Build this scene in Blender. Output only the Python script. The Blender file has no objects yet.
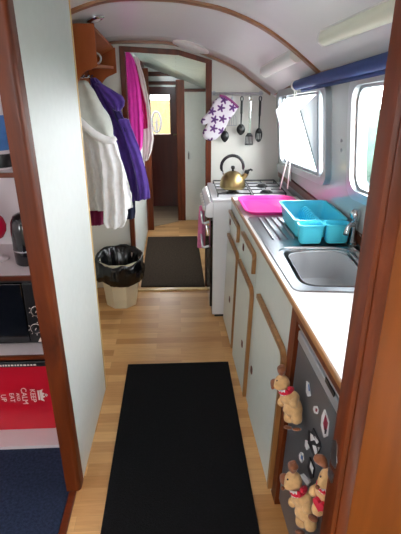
import bpy, bmesh, math, random
from mathutils import Vector, Matrix, noise
random.seed(7)
S = bpy.context.scene
COL = S.collection
PI = math.pi

# ------------------------------------------------------------------ camera maths
FPX, CAMH = 462.0, 1.60
TH, YA = math.radians(22.6), math.radians(2.8)
FW = Vector((math.sin(YA) * math.cos(TH), math.cos(YA) * math.cos(TH), -math.sin(TH)))
RT = Vector((math.cos(YA), -math.sin(YA), 0))
DN = FW.cross(RT)
CAM = Vector((0, 0, CAMH))


def ray(u, v):
    return FW + RT * ((u - 200.5) / FPX) + DN * ((v - 267) / FPX)


def aty(u, v, y):
    r = ray(u, v)
    return CAM + r * (y / r.y)


def atx(u, v, x):
    r = ray(u, v)
    return CAM + r * (x / r.x)


# ------------------------------------------------------------------ materials
def lin(c):
    return tuple(((x / 255) / 12.92 if x / 255 <= 0.04045 else ((x / 255 + 0.055) / 1.055) ** 2.4) for x in c) + (1,)


def base_mat(name):
    m = bpy.data.materials.new(name)
    m.use_nodes = True
    nt = m.node_tree
    return m, nt, nt.nodes['Principled BSDF']


def coords(nt, scale=(1, 1, 1), rot=(0, 0, 0)):
    tc = nt.nodes.new('ShaderNodeTexCoord')
    mp = nt.nodes.new('ShaderNodeMapping')
    mp.inputs['Scale'].default_value = scale
    mp.inputs['Rotation'].default_value = rot
    nt.links.new(tc.outputs['Object'], mp.inputs['Vector'])
    return mp.outputs['Vector']


def ramp(nt, fac, stops):
    r = nt.nodes.new('ShaderNodeValToRGB')
    el = r.color_ramp.elements
    while len(el) < len(stops):
        el.new(0.5)
    for e, (p, c) in zip(el, stops):
        e.position = p
        e.color = c
    nt.links.new(fac, r.inputs['Fac'])
    return r.outputs['Color']


def bump(nt, b, h, strength, dist=0.002):
    n = nt.nodes.new('ShaderNodeBump')
    n.inputs['Strength'].default_value = strength
    n.inputs['Distance'].default_value = dist
    nt.links.new(h, n.inputs['Height'])
    nt.links.new(n.outputs['Normal'], b.inputs['Normal'])


def noise_tex(nt, vec, scale, detail=3, dist=0):
    n = nt.nodes.new('ShaderNodeTexNoise')
    n.inputs['Scale'].default_value = scale
    n.inputs['Detail'].default_value = detail
    n.inputs['Distortion'].default_value = dist
    nt.links.new(vec, n.inputs['Vector'])
    return n.outputs['Fac']


def paint(name, c, rough=0.5, var=0.05, scale=6, metal=0, bmp=0, bscale=60, coat=0, spec=0.5, stretch=(1, 1, 1)):
    m, nt, b = base_mat(name)
    v = coords(nt, stretch)
    a = lin(c)
    lo = tuple(x * (1 - var) for x in a[:3]) + (1,)
    hi = tuple(min(1, x * (1 + var)) for x in a[:3]) + (1,)
    nt.links.new(ramp(nt, noise_tex(nt, v, scale), [(0.3, lo), (0.7, hi)]), b.inputs['Base Color'])
    b.inputs['Roughness'].default_value = rough
    b.inputs['Metallic'].default_value = metal
    b.inputs['Coat Weight'].default_value = coat
    b.inputs['Specular IOR Level'].default_value = spec
    if bmp:
        bump(nt, b, noise_tex(nt, v, bscale, 2), bmp)
    return m


def wood(name, c1, c2, axis='z', scale=14, rough=0.3, coat=0.4, spec=0.5):
    m, nt, b = base_mat(name)
    st = {'x': (0.12, 1, 1), 'y': (1, 0.12, 1), 'z': (1, 1, 0.12)}[axis]
    v = coords(nt, st)
    f = noise_tex(nt, v, scale, 5, 1.2)
    mid = tuple((a + d) / 2 for a, d in zip(lin(c1), lin(c2)))
    nt.links.new(ramp(nt, f, [(0.25, lin(c1)), (0.5, mid), (0.75, lin(c2))]), b.inputs['Base Color'])
    b.inputs['Roughness'].default_value = rough
    b.inputs['Coat Weight'].default_value = coat
    b.inputs['Coat Roughness'].default_value = 0.15
    b.inputs['Specular IOR Level'].default_value = spec
    bump(nt, b, f, 0.06)
    return m


def laminate():
    m, nt, b = base_mat('oak_strip_laminate')
    v = coords(nt)
    br = nt.nodes.new('ShaderNodeTexBrick')
    br.inputs['Color1'].default_value = lin((188, 134, 78))
    br.inputs['Color2'].default_value = lin((226, 178, 120))
    br.inputs['Mortar'].default_value = lin((186, 142, 92))
    br.inputs['Scale'].default_value = 1
    br.inputs['Mortar Size'].default_value = 0.0006
    br.inputs['Brick Width'].default_value = 0.42
    br.inputs['Row Height'].default_value = 0.066
    br.offset = 0.37
    nt.links.new(v, br.inputs['Vector'])
    v2 = coords(nt, (2.5, 30, 1))
    n = noise_tex(nt, v2, 3, 4, 0.6)
    mx = nt.nodes.new('ShaderNodeMix')
    mx.data_type = 'RGBA'
    mx.blend_type = 'MULTIPLY'
    mx.inputs['Factor'].default_value = 1
    nt.links.new(br.outputs['Color'], mx.inputs['A'])
    nt.links.new(ramp(nt, n, [(0.3, (0.86, 0.82, 0.78, 1)), (0.7, (1, 1, 1, 1))]), mx.inputs['B'])
    nt.links.new(mx.outputs['Result'], b.inputs['Base Color'])
    b.inputs['Roughness'].default_value = 0.33
    return m


def brick_boards(name, c1, c2, w, h, rough=0.4):
    m, nt, b = base_mat(name)
    v = coords(nt)
    br = nt.nodes.new('ShaderNodeTexBrick')
    br.inputs['Color1'].default_value = lin(c1)
    br.inputs['Color2'].default_value = lin(c2)
    br.inputs['Mortar'].default_value = tuple(x * 0.6 for x in lin(c1)[:3]) + (1,)
    br.inputs['Scale'].default_value = 1
    br.inputs['Mortar Size'].default_value = 0.002
    br.inputs['Brick Width'].default_value = w
    br.inputs['Row Height'].default_value = h
    nt.links.new(v, br.inputs['Vector'])
    nt.links.new(br.outputs['Color'], b.inputs['Base Color'])
    b.inputs['Roughness'].default_value = rough
    return m


def fleece(name, c, var=0.1, scale=40, bmp=0.4):
    m = paint(name, c, 0.95, var, scale, 0, bmp, 180, 0, 0.15)
    b = m.node_tree.nodes['Principled BSDF']
    b.inputs['Sheen Weight'].default_value = 0.25
    return m


def glass_mat(name, tint=(1, 1, 1, 1), gloss=0.08, veil=0.0):
    m = bpy.data.materials.new(name)
    m.use_nodes = True
    nt = m.node_tree
    nt.nodes.clear()
    o = nt.nodes.new('ShaderNodeOutputMaterial')
    t = nt.nodes.new('ShaderNodeBsdfTransparent')
    t.inputs['Color'].default_value = tint
    g = nt.nodes.new('ShaderNodeBsdfGlossy')
    g.inputs['Roughness'].default_value = 0.03
    mx = nt.nodes.new('ShaderNodeMixShader')
    mx.inputs['Fac'].default_value = gloss
    nt.links.new(t.outputs[0], mx.inputs[1])
    nt.links.new(g.outputs[0], mx.inputs[2])
    last = mx
    if veil:
        d = nt.nodes.new('ShaderNodeBsdfTranslucent')
        d.inputs['Color'].default_value = (0.9, 0.92, 0.95, 1)
        d2 = nt.nodes.new('ShaderNodeBsdfDiffuse')
        d2.inputs['Color'].default_value = (0.85, 0.87, 0.9, 1)
        ma = nt.nodes.new('ShaderNodeMixShader')
        ma.inputs['Fac'].default_value = 0.93
        nt.links.new(d.outputs[0], ma.inputs[1])
        nt.links.new(d2.outputs[0], ma.inputs[2])
        m2 = nt.nodes.new('ShaderNodeMixShader')
        m2.inputs['Fac'].default_value = veil
        nt.links.new(mx.outputs[0], m2.inputs[1])
        nt.links.new(ma.outputs[0], m2.inputs[2])
        last = m2
    nt.links.new(last.outputs[0], o.inputs['Surface'])
    return m


def floral():
    m, nt, b = base_mat('floral_cotton')
    v = coords(nt)
    vo = nt.nodes.new('ShaderNodeTexVoronoi')
    vo.voronoi_dimensions = '2D'
    vo.inputs['Scale'].default_value = 15
    vo.inputs['Randomness'].default_value = 0.45
    mp = nt.nodes.new('ShaderNodeMapping')
    mp.inputs['Rotation'].default_value = (PI / 2, 0, 0)
    nt.links.new(v, mp.inputs['Vector'])
    nt.links.new(mp.outputs[0], vo.inputs['Vector'])
    sub = nt.nodes.new('ShaderNodeVectorMath')
    sub.operation = 'SUBTRACT'
    sc = nt.nodes.new('ShaderNodeVectorMath')
    sc.operation = 'SCALE'
    sc.inputs['Scale'].default_value = 1
    nt.links.new(mp.outputs[0], sub.inputs[0])
    nt.links.new(vo.outputs['Position'], sub.inputs[1])
    sep = nt.nodes.new('ShaderNodeSeparateXYZ')
    nt.links.new(sub.outputs[0], sep.inputs[0])
    at = nt.nodes.new('ShaderNodeMath'); at.operation = 'ARCTAN2'
    nt.links.new(sep.outputs[1], at.inputs[0]); nt.links.new(sep.outputs[0], at.inputs[1])
    m5 = nt.nodes.new('ShaderNodeMath'); m5.operation = 'MULTIPLY'; m5.inputs[1].default_value = 5
    nt.links.new(at.outputs[0], m5.inputs[0])
    cs = nt.nodes.new('ShaderNodeMath'); cs.operation = 'COSINE'
    nt.links.new(m5.outputs[0], cs.inputs[0])
    ma = nt.nodes.new('ShaderNodeMath'); ma.operation = 'MULTIPLY_ADD'
    ma.inputs[1].default_value = -0.13
    nt.links.new(cs.outputs[0], ma.inputs[0]); nt.links.new(vo.outputs['Distance'], ma.inputs[2])
    c = ramp(nt, ma.outputs[0], [(0.0, lin((60, 25, 60))), (0.12, lin((92, 60, 130))), (0.3, lin((122, 66, 124))), (0.34, lin((228, 222, 230)))])
    nt.links.new(c, b.inputs['Base Color'])
    b.inputs['Roughness'].default_value = 0.9
    return m


M = {}
M['floor'] = laminate()
M['farfloor'] = brick_boards('grey_boards', (150, 130, 108), (176, 154, 126), 0.9, 0.1)
M['carpet'] = paint('blue_carpet', (38, 46, 66), 1, 0.35, 90, 0, 0.6, 300, 0, 0.1)
M['rug'] = paint('black_rib_rug', (17, 17, 19), 0.95, 0.3, 120, 0, 0.5, 260, 0, 0.15)
M['mat'] = paint('brown_coir_mat', (62, 52, 44), 1, 0.35, 70, 0, 0.7, 260, 0, 0.1)
M['panel'] = paint('pale_green_laminate', (211, 214, 211), 0.42, 0.02, 30, 0, 0.02, 200, 0, 0.4)
M['cream'] = paint('cream_wall_paint', (216, 215, 206), 0.5, 0.025, 3)
M['hull'] = paint('grey_green_gloss_paint', (200, 208, 206), 0.22, 0.02, 4, coat=0.4)
M['ceil'] = paint('white_gloss_ceiling', (234, 235, 237), 0.25, 0.02, 3, coat=0.2)
M['passceil'] = brick_boards('pale_tongue_boards', (168, 180, 176), (176, 188, 183), 3.0, 0.085)
M['mahog'] = wood('varnished_mahogany', (56, 19, 6), (118, 52, 16), 'z', 16, 0.42, 0.05, 0.3)
M['mahogx'] = wood('varnished_mahogany_rail', (58, 20, 7), (108, 46, 16), 'x', 16, 0.35, 0.05, 0.3)
M['mahogy'] = wood('mahogany_strip', (78, 32, 13), (124, 58, 24), 'y', 16, 0.35, 0.2)
M['rib'] = wood('ceiling_rib_wood', (120, 74, 44), (150, 98, 60), 'x', 14, 0.4, 0.2)
M['ply'] = wood('orange_varnished_ply', (112, 54, 10), (146, 78, 22), 'z', 7, 0.35, 0.06, 0.3)
M['shelfwood'] = wood('orange_shelf_wood', (138, 64, 24), (168, 88, 38), 'z', 9, 0.5, 0.0, 0.25)
M['oak'] = wood('oak_lipping', (128, 84, 42), (162, 114, 64), 'z', 20, 0.4, 0.3)
M['oaky'] = wood('oak_lipping_rail', (140, 92, 50), (176, 124, 74), 'y', 20, 0.4, 0.2)
M['edge'] = wood('light_edge_wood', (196, 158, 96), (222, 188, 128), 'z', 20, 0.4, 0.2)
M['darkdoor'] = wood('dark_red_door', (92, 28, 24), (124, 46, 36), 'z', 8, 0.35, 0.3)
M['unit'] = paint('cabinet_sage_laminate', (204, 209, 201), 0.4, 0.02, 20)
M['worktop'] = paint('white_worktop', (238, 236, 234), 0.28, 0.02, 60)
M['white'] = paint('white_enamel', (236, 236, 240), 0.22, 0.01, 8, coat=0.3)
M['whiteplastic'] = paint('white_plastic', (232, 230, 224), 0.4, 0.02, 10)
M['shelfwhite'] = paint('shelf_white', (216, 206, 208), 0.45, 0.02, 10)
M['steel'] = paint('brushed_steel', (176, 180, 186), 0.3, 0.06, 40, 1, stretch=(1, 0.1, 1))
M['chrome'] = paint('chrome', (205, 208, 212), 0.12, 0.02, 10, 1)
M['alu'] = paint('window_aluminium', (196, 202, 206), 0.35, 0.03, 10, 0.8)
M['brass'] = paint('brushed_brass', (166, 146, 100), 0.38, 0.08, 30, 1, stretch=(.15, .15, 1))
M['black'] = paint('black_plastic', (16, 16, 18), 0.35, 0.1, 20)
M['blackglass'] = paint('black_glass', (10, 11, 13), 0.08, 0.05, 4, coat=0.5)
M['iron'] = paint('black_enamel_iron', (26, 26, 28), 0.4, 0.1, 20)
M['bag'] = paint('black_bin_bag', (13, 13, 15), 0.2, 0.2, 20, 0, 0.7, 28)
M['bin'] = paint('cream_bin_plastic', (224, 216, 190), 0.45, 0.03, 8)
M['fridge'] = paint('grey_fridge_metal', (112, 114, 118), 0.35, 0.04, 10, 0.55)
M['fridgetrim'] = paint('silver_fridge_trim', (186, 190, 196), 0.3, 0.03, 10, 0.6)
M['blind'] = paint('navy_blind_fabric', (40, 62, 118), 0.7, 0.08, 60, 0, 0.1, 200)
M['cord'] = paint('white_cord', (232, 230, 222), 0.8, 0.04, 60)
M['wfleece'] = fleece('white_fleece', (238, 236, 236), 0.05, 45)
M['greyyoke'] = fleece('grey_lining', (204, 206, 198), 0.06, 30)
M['purple'] = fleece('purple_fleece', (82, 56, 138), 0.16, 30)
M['purpled'] = fleece('dark_purple_fleece', (44, 30, 84), 0.14, 30)
M['maroon'] = fleece('maroon_cloth', (124, 30, 72), 0.1, 30)
M['navy'] = fleece('navy_cloth', (34, 38, 62), 0.1, 30)
M['pink'] = fleece('hot_pink_cloth', (242, 70, 188), 0.06, 30)
M['crimson'] = fleece('crimson_cloth', (176, 18, 84), 0.1, 30)
M['gauze'] = fleece('off_white_cloth', (232, 226, 222), 0.05, 30)
M['pinktowel'] = fleece('pink_towel', (232, 134, 176), 0.08, 60)
M['floral'] = floral()
M['mittlining'] = fleece('mauve_binding', (146, 72, 128), 0.1, 40)
M['pinktray'] = paint('hot_pink_plastic', (240, 62, 164), 0.3, 0.03, 6)
M['blue'] = paint('turquoise_plastic', (90, 228, 255), 0.35, 0.03, 6)
M['greyplastic'] = paint('grey_washing_bowl', (176, 178, 182), 0.4, 0.02, 6)
M['reflector'] = paint('pale_reflector', (214, 212, 206), 0.9, 0.08, 4)
M['sponge'] = fleece('green_sponge', (76, 128, 88), 0.2, 60)
M['redtin'] = paint('red_tin', (196, 16, 40), 0.35, 0.03, 6, coat=0.3)
M['lettering'] = paint('cream_lettering', (232, 214, 206), 0.5, 0.02, 6)
M['red'] = paint('red_glaze', (206, 20, 60), 0.25, 0.03, 6)
M['plush'] = fleece('tan_plush', (206, 164, 112), 0.12, 60)
M['plushbrown'] = fleece('brown_plush', (134, 82, 54), 0.12, 60)
M['plushred'] = fleece('red_felt', (196, 24, 52), 0.1, 40)
M['bottle'] = paint('blue_label', (66, 116, 178), 0.3, 0.3, 14)
M['purplecap'] = paint('dark_purple_cap', (60, 24, 66), 0.35, 0.05, 6)
M['tube'] = paint('lamp_diffuser', (228, 230, 226), 0.35, 0.01, 4)
M['tubecream'] = paint('lamp_diffuser_cream', (222, 224, 204), 0.35, 0.01, 4)
M['magwhite'] = paint('magnet_white', (222, 222, 222), 0.4, 0.02, 6)
M['magred'] = paint('magnet_red', (150, 22, 60), 0.4, 0.02, 6)
M['magdark'] = paint('magnet_dark', (34, 32, 38), 0.4, 0.1, 30)
M['glass'] = glass_mat('window_glass', (0.97, 0.985, 0.99, 1), 0.06)
M['frost'] = glass_mat('milky_acrylic', (0.95, 0.97, 1, 1), 0.05, 0.9)
M['grass'] = paint('bank_grass', (48, 76, 62), 1, 0.35, 2.5)
M['water'] = paint('river_water', (60, 86, 92), 0.1, 0.15, 2)
M['yellow'] = paint('yellow_light_tint', (104, 88, 48), 0.7, 0.08, 3)
M['wheel'] = paint('grey_wheel', (66, 66, 68), 0.5, 0.05, 8)


# ------------------------------------------------------------------ mesh helpers
class MB:
    def __init__(s):
        s.v, s.f = [], []

    def add(s, vs, fs):
        o = len(s.v)
        s.v += [Vector(p) for p in vs]
        s.f += [tuple(i + o for i in f) for f in fs]
        return s

    def box(s, x0, x1, y0, y1, z0, z1, mat=None):
        vs = [Vector((x, y, z)) for z in (z0, z1) for y in (y0, y1) for x in (x0, x1)]
        if mat:
            vs = [mat @ p for p in vs]
        return s.add(vs, [(0, 2, 3, 1), (4, 5, 7, 6), (0, 1, 5, 4), (2, 6, 7, 3), (0, 4, 6, 2), (1, 3, 7, 5)])

    def hexa(s, b, t):
        return s.add(list(b) + list(t), [(3, 2, 1, 0), (4, 5, 6, 7)] + [(i, (i + 1) % 4, 4 + (i + 1) % 4, 4 + i) for i in range(4)])

    def loft(s, rings, cap=True, closed=True):
        n = len(rings[0])
        vs = [p for r in rings for p in r]
        fs = []
        for i in range(len(rings) - 1):
            for j in range(n if closed else n - 1):
                k = (j + 1) % n
                fs.append((i * n + j, i * n + k, (i + 1) * n + k, (i + 1) * n + j))
        if cap and closed:
            fs.append(tuple(range(n - 1, -1, -1)))
            fs.append(tuple((len(rings) - 1) * n + j for j in range(n)))
        return s.add(vs, fs)

    def tube(s, path, r, n=8, cap=True):
        path = [Vector(p) for p in path]
        rs = r if isinstance(r, (list, tuple)) else [r] * len(path)
        rings = []
        prev = None
        for i, p in enumerate(path):
            d = (path[min(i + 1, len(path) - 1)] - path[max(i - 1, 0)]).normalized()
            if prev is None:
                u = d.orthogonal().normalized()
            else:
                u = (prev - d * prev.dot(d))
                u = u.normalized() if u.length > 1e-6 else d.orthogonal().normalized()
            prev = u
            w = d.cross(u)
            rings.append([p + (u * math.cos(2 * PI * k / n) + w * math.sin(2 * PI * k / n)) * rs[i] for k in range(n)])
        return s.loft(rings, cap)

    def lathe(s, prof, c=(0, 0, 0), n=24, axis='z', sx=1, sy=1, cap=True):
        rings = []
        for r, z in prof:
            ring = []
            for k in range(n):
                a = 2 * PI * k / n
                x, y = r * math.cos(a) * sx, r * math.sin(a) * sy
                p = {'z': (x, y, z), 'y': (x, z, -y), 'x': (z, x, y)}[axis]
                ring.append(Vector(p) + Vector(c))
            rings.append(ring)
        return s.loft(rings, cap)

    def prism(s, poly, vec):
        vec = Vector(vec)
        a = [Vector(p) for p in poly]
        return s.loft([a, [p + vec for p in a]])


def rrect(w, h, r, n=6):
    pts = []
    for cx, cy, a0 in ((w / 2 - r, h / 2 - r, 0), (-w / 2 + r, h / 2 - r, 90), (-w / 2 + r, -h / 2 + r, 180), (w / 2 - r, -h / 2 + r, 270)):
        for i in range(n + 1):
            a = math.radians(a0 + 90 * i / n)
            pts.append((cx + r * math.cos(a), cy + r * math.sin(a)))
    return pts


def root(name, loc, label, cat, group=None, rot=None):
    o = bpy.data.objects.new(name, None)
    o.empty_display_size = 0.05
    COL.objects.link(o)
    o.location = loc
    if rot:
        o.rotation_euler = rot
    return tag(o, label, cat, group)


def tag(o, label, cat, group=None, kind=None):
    o['label'] = label
    o['category'] = cat
    if group:
        o['group'] = group
    if kind:
        o['kind'] = kind
    return o


def wpos(o):
    p = Vector((0, 0, 0))
    while o:
        p += o.location
        o = o.parent
    return p


def obj(name, mb, mat, parent=None, smooth=False, bevel=0, sub=0, local=False, origin=None, label=None):
    me = bpy.data.meshes.new(name)
    off = Vector((0, 0, 0))
    if parent is not None and not local:
        off = wpos(parent)
    elif origin is not None:
        off = Vector(origin)
    me.from_pydata([tuple(p - off) for p in mb.v], [], mb.f)
    bm = bmesh.new()
    bm.from_mesh(me)
    bmesh.ops.recalc_face_normals(bm, faces=bm.faces)
    bm.to_mesh(me)
    bm.free()
    me.materials.append(M[mat])
    if smooth:
        for p in me.polygons:
            p.use_smooth = True
        if smooth != 'full':
            me.set_sharp_from_angle(angle=math.radians(40))
    o = bpy.data.objects.new(name, me)
    COL.objects.link(o)
    if parent is not None:
        o.parent = parent
    elif origin is not None:
        o.location = origin
    if bevel:
        b = o.modifiers.new('bevel', 'BEVEL')
        b.width = bevel
        b.segments = 2
        b.limit_method = 'ANGLE'
    if sub:
        b = o.modifiers.new('sub', 'SUBSURF')
        b.levels = b.render_levels = sub
    if label:
        o['label'] = label
    return o


def struct(name, mb, mat, label, cat, **k):
    return tag(obj(name, mb, mat, **k), label, cat, None, 'structure')


def copy_tree(o, parent=None):
    c = o.copy()
    COL.objects.link(c)
    if parent is not None:
        c.parent = parent
    for ch in list(o.children):
        copy_tree(ch, c)
    return c


def filled(outer, holes, mapf):
    """flat polygon with holes -> MB mapped to 3-D"""
    bm = bmesh.new()
    edges = []
    for loop in [outer] + holes:
        vs = [bm.verts.new((p[0], p[1], 0)) for p in loop]
        for i in range(len(vs)):
            edges.append(bm.edges.new((vs[i], vs[(i + 1) % len(vs)])))
    bmesh.ops.triangle_fill(bm, use_beauty=True, use_dissolve=False, edges=edges)
    mb = MB()
    bm.verts.index_update()
    mb.add([mapf(v.co.x, v.co.y) for v in bm.verts], [tuple(v.index for v in f.verts) for f in bm.faces])
    bm.free()
    return mb


def solid(o, t, off=1):
    s = o.modifiers.new('thick', 'SOLIDIFY')
    s.thickness = t
    s.offset = off
    return o


def solid_dir(o, t, d):
    n = sum((p.normal * p.area for p in o.data.polygons), Vector())
    return solid(o, t, 1 if n.dot(Vector(d)) > 0 else -1)


def skin(name, nodes, edges, mat, parent, sub=2):
    me = bpy.data.meshes.new(name)
    me.from_pydata([n[:3] for n in nodes], edges, [])
    me.materials.append(M[mat])
    o = bpy.data.objects.new(name, me)
    COL.objects.link(o)
    o.parent = parent
    md = o.modifiers.new('skin', 'SKIN')
    md.use_smooth_shade = True
    if not me.skin_vertices:
        bm = bmesh.new(); bm.from_mesh(me); bm.verts.layers.skin.verify(); bm.to_mesh(me); bm.free()
    sv = me.skin_vertices[0].data
    for i, n in enumerate(nodes):
        sv[i].radius = (n[3], n[4] if len(n) > 4 else n[3])
        sv[i].use_root = (i == 0)
    s = o.modifiers.new('sub', 'SUBSURF')
    s.levels = s.render_levels = sub
    return o


def drape(rows, y, th, folds=4, amp=0.012, n=44, seed=0, ybot=None, power=2.4):
    """hanging cloth: rows = (pixel row, left, right) of its outline at depth y -> closed folded volume"""
    rings = []
    m = len(rows)
    fine = []
    for i in range(m - 1):
        for k in range(4):
            t = k / 4
            fine.append([rows[i][j] * (1 - t) + rows[i + 1][j] * t for j in range(3)])
    fine.append(list(rows[-1]))
    for i, (v, ul, ur) in enumerate(fine):
        f = i / (len(fine) - 1)
        yy = y + ((ybot - y) * f if ybot is not None else 0)
        a, b = aty(ul, v, yy), aty(ur, v, yy)
        xc, hw, z = (a.x + b.x) / 2, (b.x - a.x) / 2, (a.z + b.z) / 2
        ring = []
        for k in range(n):
            t = 2 * PI * k / n
            c, s = math.cos(t), math.sin(t)
            px = hw * math.copysign(abs(c) ** (2 / power), c)
            py = th * (0.55 + 0.45 * f) * math.copysign(abs(s) ** (2 / power), s)
            w = noise.noise(Vector((px * 6 + seed, z * 3, seed * 1.7)))
            fo = amp * (0.35 + f) * math.sin(folds * px / max(hw, 0.03) * PI + seed + 3 * w + z * 3)
            nz = 0.5 * amp * noise.noise(Vector((px * 22, z * 18, seed + (0 if s < 0 else 9))))
            ring.append(Vector((xc + px + nz, yy + py + (fo + nz) * (1 if abs(s) > 0.2 else 0.3), z + 0.4 * nz)))
        rings.append(ring)
    # rounded ends
    for e in (0, -1):
        r = rings[e]
        c = sum(r, Vector()) / n
        d = -0.006 if e else 0.008
        inner = [c + (p - c) * 0.6 + Vector((0, 0, d)) for p in r]
        if e == 0:
            rings.insert(0, inner)
        else:
            rings.append(inner)
    return MB().loft(rings)


# ------------------------------------------------------------------ shell: profile of the arched cabin
PROF = {  # y -> (x, z) left to right
    0.70: [(-1.05, 1.70), (-0.80, 1.88), (-0.55, 2.00), (-0.30, 2.06), (-0.05, 2.07), (0.20, 2.035), (0.42, 1.96), (0.60, 1.865), (0.71, 1.79), (0.79, 1.715)],
    2.45: [(-0.99, 1.58), (-0.76, 1.75), (-0.52, 1.86), (-0.30, 1.925), (-0.05, 1.93), (0.10, 1.914), (0.24, 1.886), (0.40, 1.824), (0.545, 1.738), (0.716, 1.610)],
    3.46: [(-0.93, 1.48), (-0.72, 1.64), (-0.50, 1.765), (-0.42, 1.800), (-0.10, 1.802), (0.06, 1.774), (0.213, 1.724), (0.407, 1.643), (0.53, 1.56), (0.655, 1.478)],
}


def prof(y):
    ys = sorted(PROF)
    if y <= ys[1]:
        a, b = ys[0], ys[1]
    else:
        a, b = ys[1], ys[2]
    t = (y - a) / (b - a)
    pts = [Vector((p[0] * (1 - t) + q[0] * t, y, p[1] * (1 - t) + q[1] * t)) for p, q in zip(PROF[a], PROF[b])]
    # smooth resample (Catmull-Rom)
    out = []
    for i in range(len(pts) - 1):
        p0, p1, p2, p3 = pts[max(i - 1, 0)], pts[i], pts[i + 1], pts[min(i + 2, len(pts) - 1)]
        for k in range(5):
            t = k / 5
            out.append(0.5 * ((2 * p1) + (p2 - p0) * t + (2 * p0 - 5 * p1 + 4 * p2 - p3) * t * t + (3 * p1 - p0 - 3 * p2 + p3) * t ** 3))
    out.append(pts[-1])
    out.append(Vector((pts[-1].x + .10, y, pts[-1].z - .06)))
    out.insert(0, Vector((pts[0].x - .08, y, pts[0].z - .05)))
    return out


def ceil_z(x, y):
    p = prof(y)
    for a, b in zip(p, p[1:]):
        if a.x <= x <= b.x:
            return a.z + (b.z - a.z) * (x - a.x) / (b.x - a.x)
    return p[-1].z


def WX(y, z, off=0):      # inner face of the hull side
    return 0.70 + (1.48 - z) * 0.10 + (3.45 - y) * 0.035 + off


def wedge_z(y):
    return prof(y)[-2].z


ys = [0.70 + (3.46 - 0.70) * i / 14 for i in range(15)]
mb = MB()
mb.loft([prof(y) for y in ys], cap=False, closed=False)
o = struct('ceiling', mb, 'ceil', 'glossy white arched cabin ceiling over the galley', 'ceiling', smooth='full')
solid_dir(o, 0.03, (0, 0, 1))

# right hull side with two window openings (y, z space)
def wz(y, z):
    return Vector((WX(y, z), y, z))


def sheer(y):            # the windows rise gently towards the bow end of the cabin
    return (3.30 - y) * 0.075


def win_loop(y0, y1, z0, z1, r, grow=0.0, square_left=False, n=6):
    pts = []
    y0 -= grow; y1 += grow; z0 -= grow; z1 += grow
    for cy, cz, a0 in ((y1 - r, z1 - r, 0), (y0 + r, z1 - r, 90), (y0 + r, z0 + r, 180), (y1 - r, z0 + r, 270)):
        for i in range(n + 1):
            a = math.radians(a0 + 90 * i / n)
            pts.append((cy + r * math.cos(a), cz + r * math.sin(a)))
    return [(y, z + sheer(y)) for y, z in pts]


W1 = (2.33, 3.27, 1.020, 1.475, 0.07)
W2 = (1.05, 2.00, 1.020, 1.475, 0.08)
top = [(y, wedge_z(y) + 0.01) for y in ys]
outer = [(0.70, 0.0)] + top + [(3.46, 0.0)]
hull = filled(outer, [win_loop(*W1), win_loop(*W2)], wz)
o = struct('wall_right', hull, 'hull', 'glossy grey-green hull side wall with two windows', 'wall')
solid_dir(o, 0.05, (1, 0, 0))

# floors
mb = MB().prism([(-0.455, -1.6, -.04), (1.0, -1.6, -.04), (1.0, 3.45, -.04), (-1.0, 3.45, -.04), (-1.0, 2.10, -.04), (-0.455, 2.10, -.04)], (0, 0, .04))
struct('floor', mb, 'floor', 'light oak strip laminate floor of the galley', 'floor')
mb = MB().box(-0.40, 0.9, 3.452, 5.35, -0.04, 0)
struct('floor.001', mb, 'floor', 'light oak laminate floor of the far passage', 'floor')
mb = MB()
mb.prism([(-0.40, 4.975, 0.0), (0.09, 5.32, 0.0), (0.4, 5.32, 0), (0.4, 6.1, 0), (-0.6, 6.1, 0), (-0.6, 4.975, 0)], (0, 0, 0.004))  # greyer floor piece; its diagonal near edge stands in for a shadow line
struct('floor.002', mb, 'farfloor', 'greyish boards in front of the dark far door, near edge on a shadow line', 'floor')
mb = MB().box(-1.75, -0.475, -1.6, 1.70, -0.04, 0.0)
struct('floor.003', mb, 'carpet', 'dark blue carpet in the side saloon on the left', 'floor')
mb = MB().box(-0.475, -0.445, -1.6, 1.438, -0.03, 0.008)
struct('trim_1', mb, 'mahogx', 'dark wooden threshold strip between blue carpet and oak floor', 'trim', bevel=0.004)
mb = MB().box(-0.345, 0.24, 3.352, 3.392, -0.01, 0.012)
struct('trim_2', mb, 'edge', 'pale threshold strip across the galley doorway', 'trim', bevel=0.004)

# left laminate panel wall with light wooden end edge
zt = lambda y: ceil_z(-0.43, y) + 0.005
mb = MB().hexa([(-0.455, 1.501, 0), (-0.430, 1.501, 0), (-0.42, 2.118, 0), (-0.45, 2.118, 0)],
               [(-0.475, 1.501, zt(1.501)), (-0.452, 1.501, zt(1.501)), (-0.42, 2.118, zt(2.118)), (-0.45, 2.118, zt(2.118))])
struct('wall_left', mb, 'panel', 'tall pale laminate wall panel beside the mahogany post', 'wall')
mb = MB().box(-0.452, -0.417, 2.118, 2.137, 0, zt(2.13))
struct('trim_3', mb, 'edge', 'light wooden edge strip on the far end of the wall panel', 'trim', bevel=0.003)
# post
mb = MB()
pts = [(-0.486, 1.44), (-0.446, 1.44)] + [(-0.446 + 0.018 * math.sin(a), 1.458 - 0.018 * math.cos(a)) for a in [PI / 8 * i for i in range(1, 5)]] + [(-0.428, 1.50), (-0.486, 1.50)]
mb.prism([(x, y, 0) for x, y in pts], (-.026, 0, 2.05))
struct('trim_4', mb, 'mahog', 'varnished mahogany post between side saloon and galley', 'post', smooth=True)

# recess behind the panel
mb = MB().box(-0.97, -0.945, 2.1, 3.46, 0, 1.6)
struct('wall_left.001', mb, 'cream', 'pale hull side at the back of the coat recess', 'wall')
mb = MB().box(-0.97, -0.452, 2.095, 2.117, 0, 1.75)
struct('wall_left.002', mb, 'cream', 'pale partition closing the near side of the coat recess', 'wall')

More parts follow.
